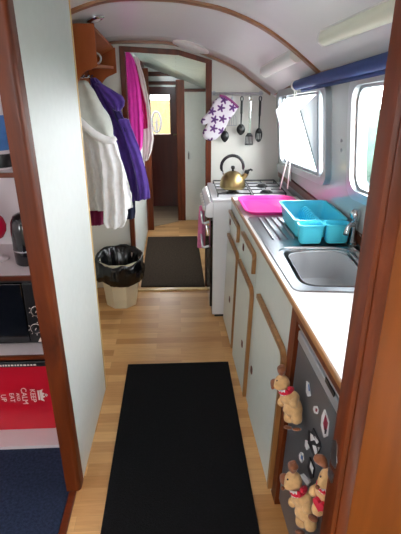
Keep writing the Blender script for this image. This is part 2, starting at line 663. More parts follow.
# far partition with doorway
p = prof(3.46)
outer = [(-1.0, 0.0)] + [(q.x, q.z + 0.005) for q in p] + [(0.86, 1.4), (0.86, 0.0), (0.228, 0.0), (0.222, 1.67), (0.01, 1.735), (-0.36, 1.76), (-0.368, 0.0)]
mb = filled(outer, [], lambda x, z: Vector((x, 3.455, z)))
o = struct('wall_far', mb, 'cream', 'cream partition with the doorway and the utensil rail', 'wall')
solid(o, 0.025, 0)
# door frame: left jamb, header following the arch, right jamb
DL, DR = -0.378, 0.246
f = MB()
def bar(a0, a1, b0, b1, y0=3.425, y1=3.485):
    f.hexa([(a0[0], y0, a0[1]), (a1[0], y0, a1[1]), (a1[0], y1, a1[1]), (a0[0], y1, a0[1])],
           [(b0[0], y0, b0[1]), (b1[0], y0, b1[1]), (b1[0], y1, b1[1]), (b0[0], y1, b0[1])])
bar((DL, 0), (DL + 0.036, 0), (DL, 1.778), (DL + 0.036, 1.742))
bar((DR - 0.04, 0), (DR, 0), (DR - 0.04, 1.672), (DR, 1.692))
bar((DL + 0.036, 1.742), (0.018, 1.722), (DL, 1.778), (0.016, 1.756))
bar((0.018, 1.722), (DR - 0.04, 1.672), (0.016, 1.756), (DR, 1.692))
struct('trim_5', f, 'mahog', 'dark wooden doorway frame following the arched ceiling', 'doorway frame', bevel=0.003)

# passage beyond
mb = MB().box(-0.415, -0.345, 3.47, 4.93, 0, 1.95)
struct('wall_left.003', mb, 'panel', 'pale wall along the left of the far passage', 'wall')
ph = [(3.75, 0.95), (4.75, 0.95), (4.75, 1.38), (3.75, 1.38)]  # window opening added out of view to light the passage
o = struct('wall_right.001', filled([(3.49, 0), (5.32, 0), (5.32, 1.75), (3.49, 1.75)], [ph], lambda y, z: Vector((.34, y, z))), 'cream', 'pale wall along the right of the far passage with an added unseen window', 'wall')
solid_dir(o, .03, (1, 0, 0))
g = obj('pane', MB().add([(.355, y, z) for y, z in ph], [(0, 1, 2, 3)]), 'glass', o)
solid(g, .004, 0)
mb = MB().box(-0.335, -0.275, 4.93, 4.985, 0, 1.66)
struct('trim_6', mb, 'mahog', 'orange-brown post at the end of the passage wall', 'post', bevel=0.004)
mb = MB().box(-0.006, 0.084, 5.28, 5.34, 0, 1.55)
struct('trim_7', mb, 'mahog', 'brown post between the far door and the pale cupboard', 'post', bevel=0.004)
mb = MB().box(-0.37, -0.006, 5.30, 5.34, 1.50, 1.535).box(-0.37, -0.006, 5.30, 5.34, 1.585, 1.61)
struct('trim_8', mb, 'mahogx', 'brown beams above the far door', 'beam', bevel=0.004)
mb = MB().box(-0.46, 0.42, 5.345, 5.36, 1.48, 1.85)
struct('wall_far.001', mb, 'hull', 'pale strip of wall between the beams above the far door', 'wall')
mb = MB().box(-0.43, -0.337, 4.93, 5.97, 0, 1.85)
struct('wall_left.004', mb, 'mahog', 'brown timber side of the far door lobby', 'wall')
mb = MB().box(0.04, 0.07, 5.345, 5.95, 0, 1.6)
struct('wall_right.002', mb, 'mahog', 'brown timber right side of the far door lobby', 'wall')
mb = MB().hexa([(-0.41, 3.46, 1.80), (0.37, 3.46, 1.69), (0.37, 5.34, 1.432), (-0.41, 5.34, 1.715)],
               [(-0.41, 3.46, 1.83), (0.37, 3.46, 1.72), (0.37, 5.34, 1.462), (-0.41, 5.34, 1.745)])
struct('ceiling.001', mb, 'passceil', 'pale boarded sloping ceiling of the far passage', 'ceiling')
mb = MB().box(-0.41, 0.37, 5.34, 6.0, 1.60, 1.63)
struct('ceiling.002', mb, 'mahogx', 'dark ceiling of the far door lobby', 'ceiling')

# cupboard at the end of the passage
cup = root('passage_cupboard', (0.2, 5.3, 0), 'pale tall cupboard beside the dark far door', 'cupboard')
obj('door', MB().box(0.086, 0.338, 5.29, 5.31, 0.004, 1.43), 'panel', cup, bevel=0.002)
obj('carcass', MB().box(0.086, 0.42, 5.312, 5.344, 0.0, 1.6), 'panel', cup)
obj('top_rail', MB().box(0.086, 0.335, 5.27, 5.31, 1.432, 1.462), 'mahogx', cup, bevel=0.003)
obj('upper_panel', MB().box(0.086, 0.335, 5.295, 5.31, 1.464, 1.56), 'panel', cup)
obj('handle', MB().tube([(0.125, 5.29, 0.80), (0.125, 5.262, 0.79), (0.125, 5.262, 0.73), (0.125, 5.29, 0.72)], 0.008), 'chrome', cup, smooth=True, label='chrome pull handle')

# far door with window
dr = tag(bpy.data.objects.new('door_1', None), 'dark red-brown door with a bright upper window', 'door', None, 'structure')
COL.objects.link(dr); dr.location = (-0.155, 5.96, 0)
DX0, DX1 = -0.335, 0.04
gx0, gx1, gz0, gz1 = -0.327 + 0.012, -0.083, 0.92, 1.374
loop = [(gx0, gz0), (gx1, gz0), (gx1, gz1), (gx0, gz1)]
mb = filled([(DX0, 0.004), (DX1, 0.004), (DX1, 1.5), (DX0, 1.5)], [loop], lambda x, z: Vector((x, 5.955, z)))
o = obj('door_panel', mb, 'darkdoor', dr); solid(o, 0.03, 0)
mb = MB()
for a, b, c, d in ((gx0 - .012, gx1 + .012, gz0 - .014, gz0), (gx0 - .012, gx1 + .012, gz1, gz1 + .014), (gx0 - .012, gx0, gz0, gz1), (gx1, gx1 + .012, gz0, gz1)):
    mb.box(a, b, 5.925, 5.95, c, d)
obj('window_bead', mb, 'darkdoor', dr)
obj('pane', MB().box(gx0 - .004, gx1 + .004, 5.953, 5.957, gz0 - .004, gz1 + .004), 'glass', dr)
obj('handle', MB().tube([(0.0, 5.94, 0.92), (0.0, 5.905, 0.92), (-0.05, 5.905, 0.915)], 0.008), 'brass', dr, smooth=True)
mb = MB().box(-0.41, DX0, 5.94, 5.97, 0, 1.62).box(DX1, 0.2, 5.94, 5.97, 0, 1.62).box(DX0, DX1, 5.94, 5.97, 1.502, 1.62)
struct('wall_far.002', mb, 'darkdoor', 'dark timber surround of the far door', 'wall')

# ------------------------------------------------------------------ ribs and trims
def rib(y, w, d):
    a, b = prof(y - w / 2), prof(y + w / 2)
    rings = []
    for p, q in list(zip(a, b))[1:-1]:
        rings.append([p + Vector((0, 0, 0.004)), q + Vector((0, 0, 0.004)), q + Vector((0, 0, -d)), p + Vector((0, 0, -d))])
    return MB().loft(rings)


struct('trim_9', rib(2.45, 0.040, 0.014), 'rib', 'curved brown wooden rib across the ceiling', 'ceiling rib', smooth=True)
struct('trim_10', rib(3.43, 0.022, 0.016), 'rib', 'curved brown bead where the ceiling meets the far partition', 'ceiling bead', smooth=True)
mb = MB()
mb.tube([(WX(y, wedge_z(y)) - 0.012, y, wedge_z(y) - 0.006) for y in [0.8 + 2.63 * i / 12 for i in range(13)]], 0.012, 6)
struct('trim_11', mb, 'rib', 'brown bead along the top of the hull side', 'ceiling bead')
mb = MB()
rg = []
for y in (0.85, 1.6, 2.4, 3.0, 3.41):
    rg.append([(WX(y, 0.9, -0.012), y, 0.90), (WX(y, 0.9, -0.001), y, 0.90), (WX(y, 0.95, -0.001), y, 0.95), (WX(y, 0.95, -0.012), y, 0.945)])
mb.loft([[Vector(p) for p in r] for r in rg])
struct('trim_12', mb, 'mahogy', 'dark wooden batten along the back of the worktop', 'batten')

# ------------------------------------------------------------------ windows
def ring_frame(loop_in, loop_out, offs):
    n = len(loop_in)
    rings = [[Vector((WX(y, z, o), y, z)) for y, z in lp] for lp, o in ((loop_in, offs[0]), (loop_in, offs[1]), (loop_out, offs[1]), (loop_out, offs[0]))]
    mb = MB()
    vs = [p for r in rings for p in r]
    fs = []
    for i in range(4):
        for j in range(n):
            k = (j + 1) % n
            a = (i + 1) % 4
            fs.append((i * n + j, i * n + k, a * n + k, a * n + j))
    return mb.add(vs, fs)


for idx, W in ((1, W1), (2, W2)):
    w = tag(bpy.data.objects.new('window_%d' % idx, None), ['', 'far galley window with an inward tilting vent pane', 'near galley window with rounded corners'][idx], 'window', None, 'structure')
    COL.objects.link(w)
    yc = (W[0] + W[1]) / 2
    w.location = (WX(yc, 1.1), yc, 1.1)
    obj('frame', ring_frame(win_loop(W[0], W[1], W[2], W[3], W[4] - 0.01, -0.014), win_loop(*W, grow=0.026), (0.028, -0.03)), 'alu', w, smooth=True)
    obj('inner_bead', ring_frame(win_loop(W[0], W[1], W[2], W[3], W[4] - 0.016, -0.026), win_loop(W[0], W[1], W[2], W[3], W[4] - .01, -0.014), (0.02, -0.006)), 'alu', w, smooth=True)
    if idx == 2:
        lp = win_loop(W[0], W[1], W[2], W[3], W[4], -0.01)
        g = obj('pane', MB().add([wz(y, z) + Vector((0.008, 0, 0)) for y, z in lp], [tuple(range(len(lp)))]), 'glass', w)
        solid(g, 0.004, 0)
    else:
        def wq(y, z, o=0):
            return Vector((WX(y, z + sheer(y), o), y, z + sheer(y)))
        for nm, ya, yb in (('pane', 2.345, 2.44), ('pane', 3.10, 3.26)):
            g = obj(nm, MB().add([wq(ya, 1.03, .008), wq(yb, 1.03, .008), wq(yb, 1.465, .008), wq(ya, 1.465, .008)], [(0, 1, 2, 3)]), 'glass', w)
            solid(g, 0.004, 0)
        mb = MB()
        for yy in (2.455, 3.095):
            mb.hexa([wq(yy - .014, 1.02, -.02), wq(yy + .014, 1.02, -.02), wq(yy + .014, 1.02, .02), wq(yy - .014, 1.02, .02)],
                    [wq(yy - .014, 1.475, -.02), wq(yy + .014, 1.475, -.02), wq(yy + .014, 1.475, .02), wq(yy - .014, 1.475, .02)])
        obj('mullion', mb, 'alu', w, bevel=0.002)
        # vent pane hinged at the sill and tilted inwards, with two cheeks
        h0, h1 = wq(2.472, 1.045, -.012), wq(3.078, 1.045, -.012)
        t0, t1 = Vector((0.632, 2.472, 1.435)), Vector((0.632, 3.078, 1.392))
        f0, f1 = wq(2.472, 1.455, -.012), wq(3.078, 1.455, -.012)
        g = obj('vent_pane', MB().add([h0, h1, t1, t0], [(0, 1, 2, 3)]), 'glass', w, label='clear vent pane tilted inwards'); solid(g, 0.005, 0)
        g = obj('vent_cheek', MB().add([h0, t0, f0], [(0, 1, 2)]), 'frost', w, label='milky triangular draught cheek'); solid(g, 0.004, 0)
        g = obj('vent_cheek', MB().add([h1, t1, f1], [(0, 1, 2)]), 'frost', w, label='milky triangular draught cheek'); solid(g, 0.004, 0)
        mb = MB().tube([h0, t0], 0.006, 6).tube([h1, t1], 0.005, 6).tube([h0, h1], 0.008, 6)
        obj('vent_frame', mb, 'alu', w)
for z, t in ((1.275, 'lower of two small screw heads between the windows'), (1.318, 'upper of two small screw heads between the windows')):
    y = 2.165
    mb = MB().lathe([(0, -0.006), (0.006, -0.005), (0.008, 0.002)], (WX(y, z, -0.002), y, z), 12, 'x')
    tag(obj('screw_head', mb, 'alu', origin=(WX(y, z), y, z)), t, 'screw', 'screw heads between the windows')

# splash board below far window
mb = MB().prism([(WX(y, z, -0.03), y, z) for y, z in ((2.97, 0.955), (3.33, 0.955), (3.33, 1.01), (2.97, 1.05))], (-0.008, 0, 0))
tag(obj('splash_board', mb, 'hull', origin=(WX(3.15, .955, -.03), 3.15, 0.955), bevel=0.003), 'small pale board on the hull side behind the cooker', 'splashback')

# ------------------------------------------------------------------ worktop, sink, cabinets
ZC = 0.885
LEAN = 0.027
def FX(y, off=0, z=0.0):       # front face of the base units, leaning back slightly
    return 0.362 + (1.42 - y) * 0.034 + LEAN * z + off


mb = MB()
yA, yB = 0.86, 2.85
def back(y): return WX(y, ZC, -0.03)
hole = [(0.436, 1.51), (0.728, 1.488), (0.740, 1.895), (0.442, 1.915)]
outl = [(FX(yA, .004, ZC), yA), (back(yA), yA), (back(yB), yB), (FX(yB, .004, ZC), yB)]
o = obj('worktop', filled(outl, [hole], lambda x, y: Vector((x, y, ZC - 0.009))), 'worktop', origin=(0.55, 1.8, ZC - 0.018))
solid(o, 0.018, 0)
tag(o, 'white laminate worktop with wooden front edge', 'worktop')
mb = MB().loft([[Vector((FX(y, a, ZC), y, z)) for a, z in ((-.004, ZC - .018), (.0045, ZC - .018), (.0045, ZC - .0005), (-.001, ZC - .0005), (-.004, ZC - .004))] for y in (yA, 1.5, 2.2, yB)])
obj('front_edge', mb, 'oaky', o)
mb = MB().box(FX(yB, -.002, ZC), back(yB), yB + .0005, yB + 0.010, ZC - .018, ZC - .0005)
obj('end_edge', mb, 'oaky', o)


def face_poly(pts, off, depth):
    """polygon on the front plane given as (y, z), pushed depth towards the wall"""
    return MB().prism([(FX(y, off, z), y, z) for y, z in pts], (depth, 0, 0))


def door_pts(y0, y1, z0, z1, r, n=6):
    # y0 near end; top corner at the near end is rounded
    pts = [(y1, z0), (y1, z1)]
    for i in range(n + 1):
        a = math.radians(90 + 90 * i / n)
        pts.append((y0 + r + r * math.cos(a), z1 - r + r * math.sin(a)))
    pts.append((y0, z0))
    return pts


def lip_strip(y0, y1, z0, z1, r, wt, n=6):
    """wooden lipping along the top and down the near end"""
    out = [(y1, z1)]
    inn = [(y1, z1 - wt)]
    for i in range(n + 1):
        a = math.radians(90 + 90 * i / n)
        out.append((y0 + r + r * math.cos(a), z1 - r + r * math.sin(a)))
        inn.append((y0 + r + max(r - wt, .004) * math.cos(a), z1 - r + max(r - wt, .004) * math.sin(a)))
    out.append((y0, z0)); inn.append((y0 + wt, z0))
    mb = MB()
    rings = [[Vector((FX(y, -.020, z), y, z)), Vector((FX(y2, -.020, z2), y2, z2)), Vector((FX(y2, -.002, z2), y2, z2)), Vector((FX(y, -.002, z), y, z))] for (y, z), (y2, z2) in zip(out, inn)]
    return mb.loft(rings)


def latch(y, z, parent):
    mb = MB().prism([(FX(y + a, -.021, z + b), y + a, z + b) for a, b in rrect(0.030, 0.036, 0.006, 3)], (0.006, 0, 0))
    l = obj('latch', mb, 'mahogy', parent)
    obj('finger_hole', MB().lathe([(0, -.0225), (0.007, -.0225), (0.007, -.016), (0, -.016)], (FX(y, 0, z), y, z), 10, 'x'), 'black', l)


units = [
    (2.425, 2.845, (2.475, 2.825, 0.715, 0.812), (2.445, 2.840, 0.03, 0.652), (2.745, 0.755), (2.605, 0.29), 'sage base cabinet with small drawer next to the white cooker'),
    (2.000, 2.420, (2.005, 2.350, 0.722, 0.824), (1.995, 2.400, 0.015, 0.646), (2.262, 0.765), (2.12, 0.265), 'middle sage base cabinet with drawer between two other cabinets'),
    (1.402, 1.995, None, (1.386, 1.870, 0.03, 0.685), None, (1.852, 0.285), 'sage sink cabinet with one large door beside the grey fridge'),
]
for y0, y1, dw, dd, dl, ddl, lab in units:
    u = root('base_cabinet', (FX((y0 + y1) / 2, .15), (y0 + y1) / 2, 0), lab, 'cabinet', 'sage galley base cabinets')
    mb = MB()
    t = 0.016
    z1 = ZC - 0.0185
    xb = 0.66
    mb.add(face_poly([(y0, 0), (y1, 0), (y1, z1), (y0, z1)], 0, .014).v, [(3, 2, 1, 0), (4, 5, 6, 7)] + [(i, (i + 1) % 4, 4 + (i + 1) % 4, 4 + i) for i in range(4)])
    zs = z1 - .25
    mb.box(FX(y0, .015, ZC), xb, y0, y0 + t, 0, zs)
    mb.box(FX(y1, .015, ZC), xb, y1 - t, y1, 0, zs if dw is None or y0 < 2.2 else z1)
    mb.box(xb, xb + 0.01, y0, y1, 0, zs)
    obj('carcass', mb, 'unit', u)
    e = .003
    d = obj('door', face_poly(door_pts(dd[0] + e, dd[1], dd[2], dd[3] - e, 0.05), -.017, .0155), 'unit', u)
    obj('lipping', lip_strip(*dd, 0.052, 0.020), 'oak', d, smooth=True)
    latch(*ddl, d)
    if dw:
        q = obj('drawer', face_poly(door_pts(dw[0] + e, dw[1], dw[2], dw[3] - e, 0.028), -.017, .0155), 'unit', u)
        obj('lipping', lip_strip(*dw, 0.030, 0.016), 'oak', q, smooth=True)
        latch(*dl, q)

# fridge housing frame
fr = MB()
for pp in (((1.335, 0), (1.400, 0), (1.400, ZC - .0185), (1.335, ZC - .0185)), ((0.86, 0.842), (1.335, 0.842), (1.335, ZC - .0185), (0.86, ZC - .0185))):
    q = face_poly(pp, -.001, .03)
    fr.add(q.v, q.f)
tag(obj('fridge_housing', fr, 'mahog', origin=(0.37, 1.2, 0), bevel=0.002), 'dark mahogany frame around the under-counter fridge', 'housing')
fg = root('fridge', (0.6, 1.09, 0), 'grey under-counter fridge covered with magnets', 'fridge')
FXI = 0.010
def fpoly(y0, y1, z0, z1, off, depth):
    return face_poly([(y0, z0), (y1, z0), (y1, z1), (y0, z1)], off, depth)
obj('body', fpoly(.88, 1.330, .01, .832, .045, .30), 'fridge', fg)
obj('door', fpoly(0.88, 1.330, 0.04, 0.772, FXI, 0.030), 'fridge', fg, bevel=0.005)
tp = obj('control_strip', fpoly(0.88, 1.330, 0.774, 0.812, FXI - .004, 0.034), 'fridgetrim', fg, bevel=0.006, label='silver strip along the top')
obj('top_edge', fpoly(0.88, 1.330, 0.826, 0.838, FXI - .006, 0.036), 'fridgetrim', fg, bevel=0.003, label='silver top edge')
v_ = obj('vent_slot', fpoly(0.88, 1.328, 0.8125, 0.8255, FXI + .004, 0.02), 'iron', fg)
obj('badge', fpoly(0.985, 1.055, 0.806, 0.820, FXI - .0055, 0.003), 'black', tp, label='small black badge')

# magnets
def onfridge(u, v, off=-0.004):
    r = ray(u, v)
    c = 0.362 + 0.034 * 1.42 + FXI + off
    t = (c - CAM.x - 0.034 * CAM.y + LEAN * CAM.z) / (r.x + 0.034 * r.y - LEAN * r.z)
    return CAM + r * t


def magnet(name, pts, mat, label, parts=(), cat='magnet'):
    w = [onfridge(u, v, -0.001) for u, v in pts]
    c = sum(w, Vector()) / len(w)
    o = obj(name, MB().prism([tuple(p) for p in w], (-0.004, 0, 0)), mat, origin=c)
    tag(o, label, cat, 'fridge magnets')
    for nm, pp, mm in parts:
        obj(nm, MB().prism([tuple(onfridge(u, v, -0.005)) for u, v in pp], (-0.0012, 0, 0)), mm, o)
    return o


magnet('fridge_magnet', [(307.5, 381), (309.5, 383), (311, 396), (308.8, 396.5), (307, 392)], 'magwhite', 'narrow pale magnet above the others, right of the upper reindeer', [('picture', [(308.4, 384), (309.2, 385), (310, 391), (308.9, 391)], 'bottle')])
magnet('fridge_magnet', [(315, 406), (317.5, 406), (318.8, 410), (318, 414), (315.5, 413), (314.3, 409)], 'magwhite', 'small round white magnet under the silver fridge strip', [('picture', [(316, 408), (317.5, 409), (317, 412), (315.6, 411)], 'magred')])
magnet('fridge_magnet', [(325.5, 409.5), (329.3, 422), (328.3, 436), (325, 437.5), (322, 425), (322.8, 416)], 'magwhite', 'tall white and maroon magnet nearest the silver fridge strip', [('picture', [(325.6, 415), (328, 423), (327, 429), (324.4, 430), (323.4, 423)], 'magred'), ('picture', [(325, 425), (327, 430), (326, 434), (324.8, 434)], 'magdark')])
magnet('fridge_magnet', [(309.5, 430), (313, 432), (314, 428), (317, 434), (320.5, 441), (321.5, 447), (318.5, 455), (315.5, 458), (312, 450), (309, 443)], 'magdark', 'large black and white ragged magnet in the middle of the fridge', [
    ('picture', [(310.5, 433), (313, 435), (314.5, 440), (311, 441)], 'magwhite'), ('picture', [(315, 436), (319, 442), (317, 444), (314.8, 440)], 'magwhite'),
    ('picture', [(312.5, 445), (316, 446), (317.5, 452), (315.5, 455)], 'magwhite'), ('picture', [(318, 447), (320, 447.5), (318.8, 451)], 'magwhite')])
magnet('fridge_magnet', [(306.5, 440), (309, 442), (309.5, 448), (307.5, 450), (306, 446)], 'magwhite', 'small white magnet left of the ragged black magnet')
magnet('fridge_magnet', [(301.5, 452), (303.5, 453.5), (304.2, 460), (302.6, 463), (300.2, 459), (300, 455)], 'magwhite', 'small heart shaped white magnet low on the fridge', [('picture', [(301.5, 455), (303, 456.5), (302.6, 460), (301, 458)], 'bottle')])
magnet('fridge_magnet', [(310.5, 457), (315, 468), (314, 477.5), (311.5, 479), (308.4, 467)], 'magdark', 'grey diamond shaped magnet below the ragged black magnet', [('picture', [(311, 461), (313.6, 468), (312.6, 474), (310, 467)], 'magwhite')])
magnet('fridge_magnet', [(300.5, 475), (304, 473.5), (311, 482), (308.5, 486)], 'magwhite', 'slanting white paper tag above the lowest reindeer', cat='tag')


# plush reindeer: local axes x = out of the fridge (towards aisle), y = along, z = up; modelled in the picture-facing plane
def reindeer(loc, rot, label, group='plush reindeer magnets', s=1.0, heart=False, tilt=-38):
    HM = Matrix.Translation((0, -.010, .066)) @ Matrix.Rotation(math.radians(tilt), 4, 'Y') @ Matrix.Translation((0, .010, -.066))
    def hd(m):
        m.v = [HM @ p for p in m.v]
        return m
    def hn(nodes):
        return [tuple(HM @ Vector(n[:3])) + tuple(n[3:]) for n in nodes]
    r = root('plush_reindeer', loc, label, 'soft toy', group, rot)
    r.scale = (s, s, s)
    # body and limbs as one skin surface (facing -y locally)
    nodes = [(0, 0, -.004, .034, .030), (0, -.002, .026, .030), (0, -.006, .058, .021),
             (-.026, -.014, .022, .017), (-.044, -.028, .004, .016), (.026, -.014, .022, .017), (.044, -.028, .004, .016),
             (-.016, -.010, -.030, .022), (-.024, -.026, -.058, .020), (.016, -.010, -.030, .022), (.024, -.022, -.060, .020)]
    edges = [(0, 1), (1, 2), (1, 3), (3, 4), (1, 5), (5, 6), (0, 7), (7, 8), (0, 9), (9, 10)]
    skin('body', nodes, edges, 'plush', r)
    mb = MB()
    hp = [(.001, -.028), (.012, -.026), (.021, -.019), (.027, -.006), (.027, .006), (.022, .017), (.013, .025), (.001, .028)]
    rings = []
    for rr, z in hp:
        ring = []
        for k in range(20):
            a = 2 * PI * k / 20
            y = -.010 + rr * math.sin(a) * .95
            mz = max(0, -math.sin(a)) ** 3 * max(0, 1 - ((z + .008) / .016) ** 2) * .022
            ring.append(Vector((rr * math.cos(a) * (1 - 6 * mz), y - mz, .086 + z)))
        rings.append(ring)
    obj('head', hd(MB().loft(rings)), 'plush', r, smooth='full', local=True, sub=1)
    for sx in (-1, 1):
        skin('hoof', [(sx * .024, -.026, -.064, .019), (sx * .025, -.031, -.078, .016)], [(0, 1)], 'plushbrown', r)
        skin('antler', hn([(sx * .016, -.008, .104, .010), (sx * .036, -.010, .112, .013), (sx * .052, -.012, .126, .013), (sx * .060, -.012, .104, .012)]), [(0, 1), (1, 2), (1, 3)], 'plushbrown', r)
        obj('eye', hd(MB().lathe([(.0003, -.004), (.0036, -.002), (.0042, 0), (.003, .003), (.0003, .004)], (sx * .0125, -.0325, .092), 10, 'y')), 'black', r, smooth=True, local=True)
    obj('nose', hd(MB().lathe([(0.0005, -.005), (.005, -.003), (.0062, 0), (.005, .004), (0.0005, .005)], (0, -.056, .081), 10, 'y')), 'plushbrown', r, smooth=True, local=True)
    ring = [Vector((.021 * math.cos(a), -.010 + .021 * math.sin(a), .053 + .003 * math.sin(2 * a))) for a in [2 * PI * i / 16 for i in range(17)]]
    obj('scarf', MB().tube(ring, .0075, 8), 'plushred', r, smooth=True, local=True)
    mb = MB()
    for k in range(4):
        a = -PI / 2 + (k - 1.5) * .42
        mb.tube([(.021 * math.cos(a), -.010 + .021 * math.sin(a), .044), (.021 * math.cos(a + .1), -.012 + .022 * math.sin(a + .1), .062)], .0042, 6)
    obj('scarf_stripe', mb, 'magwhite', r, local=True)
    mb = MB()
    mb.lathe([(0.002, -.006), (.009, -.004), (.010, 0), (.008, .005), (0.002, .006)], (.020, -.024, .054), 10, 'y')
    mb.lathe([(0.002, -.005), (.008, -.003), (.009, 0), (.007, .005), (0.002, .005)], (.029, -.016, .064), 10, 'y')
    obj('bow', mb, 'plushred', r, smooth=True, local=True)
    if heart:
        pts = []
        for i in range(24):
            t = 2 * PI * i / 24
            pts.append((.0013 * 16 * math.sin(t) ** 3, -.040, .002 + .0013 * (13 * math.cos(t) - 5 * math.cos(2 * t) - 2 * math.cos(3 * t) - math.cos(4 * t))))
        obj('heart', MB().prism(pts, (0, .012, 0)), 'plushred', r, local=True)
    return r


# face direction: toward the aisle and the camera; rotate about z so local -y looks to (-x,-y)
p1 = onfridge(293, 405, -0.036)
reindeer(p1, (0, math.radians(-30), math.radians(-62)), 'tan plush reindeer with red bow near the top corner of the fridge', s=.95)
p2 = onfridge(306, 507, -0.034)
reindeer(p2, (0, math.radians(-30), math.radians(-62)), 'tan plush reindeer with red scarf lowest on the fridge')
p3 = onfridge(328, 499, -0.030)
reindeer(p3, (0, math.radians(-4), math.radians(-56)), 'tan plush reindeer holding a red heart beside the right post', heart=True, s=.95, tilt=20)

# sink
sk = root('sink', (0.57, 1.9, ZC), 'stainless steel inset sink with ribbed drainer', 'sink')
so = [(0.408, 1.47), (0.752, 1.44), (0.762, 2.42), (0.372, 2.40)]
def rounded(poly, r, n=5):
    out = []
    m = len(poly)
    for i in range(m):
        p0, p1, p2 = Vector(poly[i - 1]), Vector(poly[i]), Vector(poly[(i + 1) % m])
        a = p1 + (p0 - p1).normalized() * r
        b = p1 + (p2 - p1).normalized() * r
        for k in range(n + 1):
            t = k / n
            out.append(tuple(a * (1 - t) ** 2 + p1 * 2 * t * (1 - t) + b * t * t))
    return out
so_r = rounded(so, 0.035)
bowl = rounded([(0.445, 1.515), (0.725, 1.495), (0.738, 1.885), (0.450, 1.905)], 0.075)
pan = rounded([(0.424, 1.500), (0.736, 1.478), (0.748, 1.905), (0.430, 1.925)], 0.085)
mb = filled(so_r, [pan], lambda x, y: Vector((x, y, ZC + 0.005)))
rings = [[Vector((x, y, ZC + 0.005)) for x, y in so_r], [Vector((x, y, ZC + 0.0005)) for x, y in rounded([(a[0] + (0.57 - a[0]) * -.012, a[1] + (1.9 - a[1]) * -.006) for a in so], .037)]]
mb.loft(rings, cap=False)
c2 = Vector((0.592, 1.715))
def sh(pts, s, z):
    return [Vector((c2.x + (x - c2.x) * s, c2.y + (y - c2.y) * s, z)) for x, y in pts]
mb.loft([sh(pan, 1, ZC + .005), sh(pan, .985, ZC - .001), sh(bowl, 1.0, ZC - .002), sh(bowl, .975, ZC - .012), sh(bowl, .95, ZC - .125), sh(bowl, .87, ZC - .140)], cap=False)
mb.add(sh(bowl, .87, ZC - .140), [tuple(range(len(bowl)))])
obj('basin', mb, 'steel', sk, smooth=True)
mb = MB()
for i in range(9):
    t = i / 8
    x = 0.43 + t * 0.27
    mb.tube([(x, 2.37, ZC + .005), (x, 2.34, ZC + .0075), (x + .008, 2.05, ZC + .0075), (x + .008, 2.02, ZC + .005)], .006, 6)
obj('drainer_rib', mb, 'steel', sk, smooth=True)
wb = [(0.462, 1.535), (0.715, 1.515), (0.726, 1.865), (0.612, 1.892), (0.560, 1.880), (0.468, 1.872)]
wr = rounded(wb, 0.06)
mb = MB()
mb.loft([sh(wr, .99, ZC - .016), sh(wr, 1.01, ZC - .008), sh(wr, 1.005, ZC - .004), sh(wr, .98, ZC - .006), sh(wr, .90, ZC - .116), sh(wr, .86, ZC - .124)], cap=False)
mb.add(sh(wr, .86, ZC - .124), [tuple(range(len(wr)))])
tag(obj('washing_up_bowl', mb, 'greyplastic', origin=(.59, 1.7, ZC - .13), smooth=True), 'grey plastic washing-up bowl sitting in the sink', 'bowl')
mb = MB().prism([(x, y, ZC - .123) for x, y in rounded([(0.50, 1.58), (0.60, 1.56), (0.61, 1.66), (0.52, 1.68)], .012)], (0, 0, .028))
tag(obj('sponge', mb, 'sponge', origin=(.55, 1.62, ZC - .123)), 'green sponge lying in the grey washing-up bowl', 'sponge')

# tap
TX, TYY = 0.782, 1.935
tap = root('tap', (TX, TYY, ZC + .003), 'chrome pillar tap with round head behind the sink', 'tap')
obj('body', MB().lathe([(.024, 0.0), (.024, .006), (.016, .012), (.014, .08), (.017, .086), (.017, .11), (.010, .116), (.010, .122)], (TX, TYY, ZC + .005), 20), 'chrome', tap, smooth=True)
obj('head', MB().lathe([(.010, .118), (.021, .124), (.025, .138), (.024, .152), (.016, .164), (0, .167)], (TX, TYY, ZC + .005), 18), 'chrome', tap, smooth=True)
obj('spout', MB().tube([(TX - .008, TYY - .008, ZC + .100), (TX - .030, TYY - .035, ZC + .112), (TX - .060, TYY - .075, ZC + .106), (TX - .072, TYY - .092, ZC + .084)], [.011, .010, .010, .011], 12), 'chrome', tap, smooth=True)

# dish rack (local box, slightly tapered)
dk = root('dish_rack', (0.650, 2.15, ZC + .0138), 'turquoise plastic dish drainer standing on the steel drainer', 'dish rack')
Z0 = ZC + .0138
def rk(x, y, w, h, z, r=.03):
    return [Vector((x + a, y + b, z)) for a, b in rrect(w, h, r, 5)]
cx_, cy_ = .650, 2.170
obj('tub', MB().loft([rk(cx_, cy_, .208, .31, Z0), rk(cx_, cy_, .216, .322, Z0 + .012), rk(cx_, cy_, .238, .352, Z0 + .083), rk(cx_, cy_, .252, .366, Z0 + .085), rk(cx_, cy_, .254, .368, Z0 + .091),
    rk(cx_, cy_, .230, .344, Z0 + .091), rk(cx_, cy_, .208, .315, Z0 + .014), rk(cx_, cy_, .195, .30, Z0 + .006)]), 'blue', dk, smooth=True)
for sx in (-1, 1):
    x_ = cx_ + sx * .0605
    y_ = 1.953
    obj('cutlery_cup', MB().loft([rk(x_, y_, .090, .048, Z0, .014), rk(x_, y_, .098, .054, Z0 + .008, .016), rk(x_, y_, .112, .064, Z0 + .080, .02), rk(x_, y_, .120, .074, Z0 + .082, .022), rk(x_, y_, .1205, .075, Z0 + .088, .022),
        rk(x_, y_, .104, .058, Z0 + .088, .02), rk(x_, y_, .090, .048, Z0 + .012, .014)]), 'blue', dk, smooth=True)
mb = MB()
for i in range(10):
    y = 2.045 + i * .027
    mb.prism([(.622, y, Z0 + .008), (.695, y, Z0 + .008), (.668, y, Z0 + .070), (.652, y, Z0 + .074), (.636, y, Z0 + .062)], (0, .010, 0))
    mb.prism([(.572, y, Z0 + .008), (.600, y, Z0 + .008), (.585, y, Z0 + .032)], (0, .006, 0))
mb.box(.565, .735, 2.035, 2.31, Z0 + .0063, Z0 + .009)
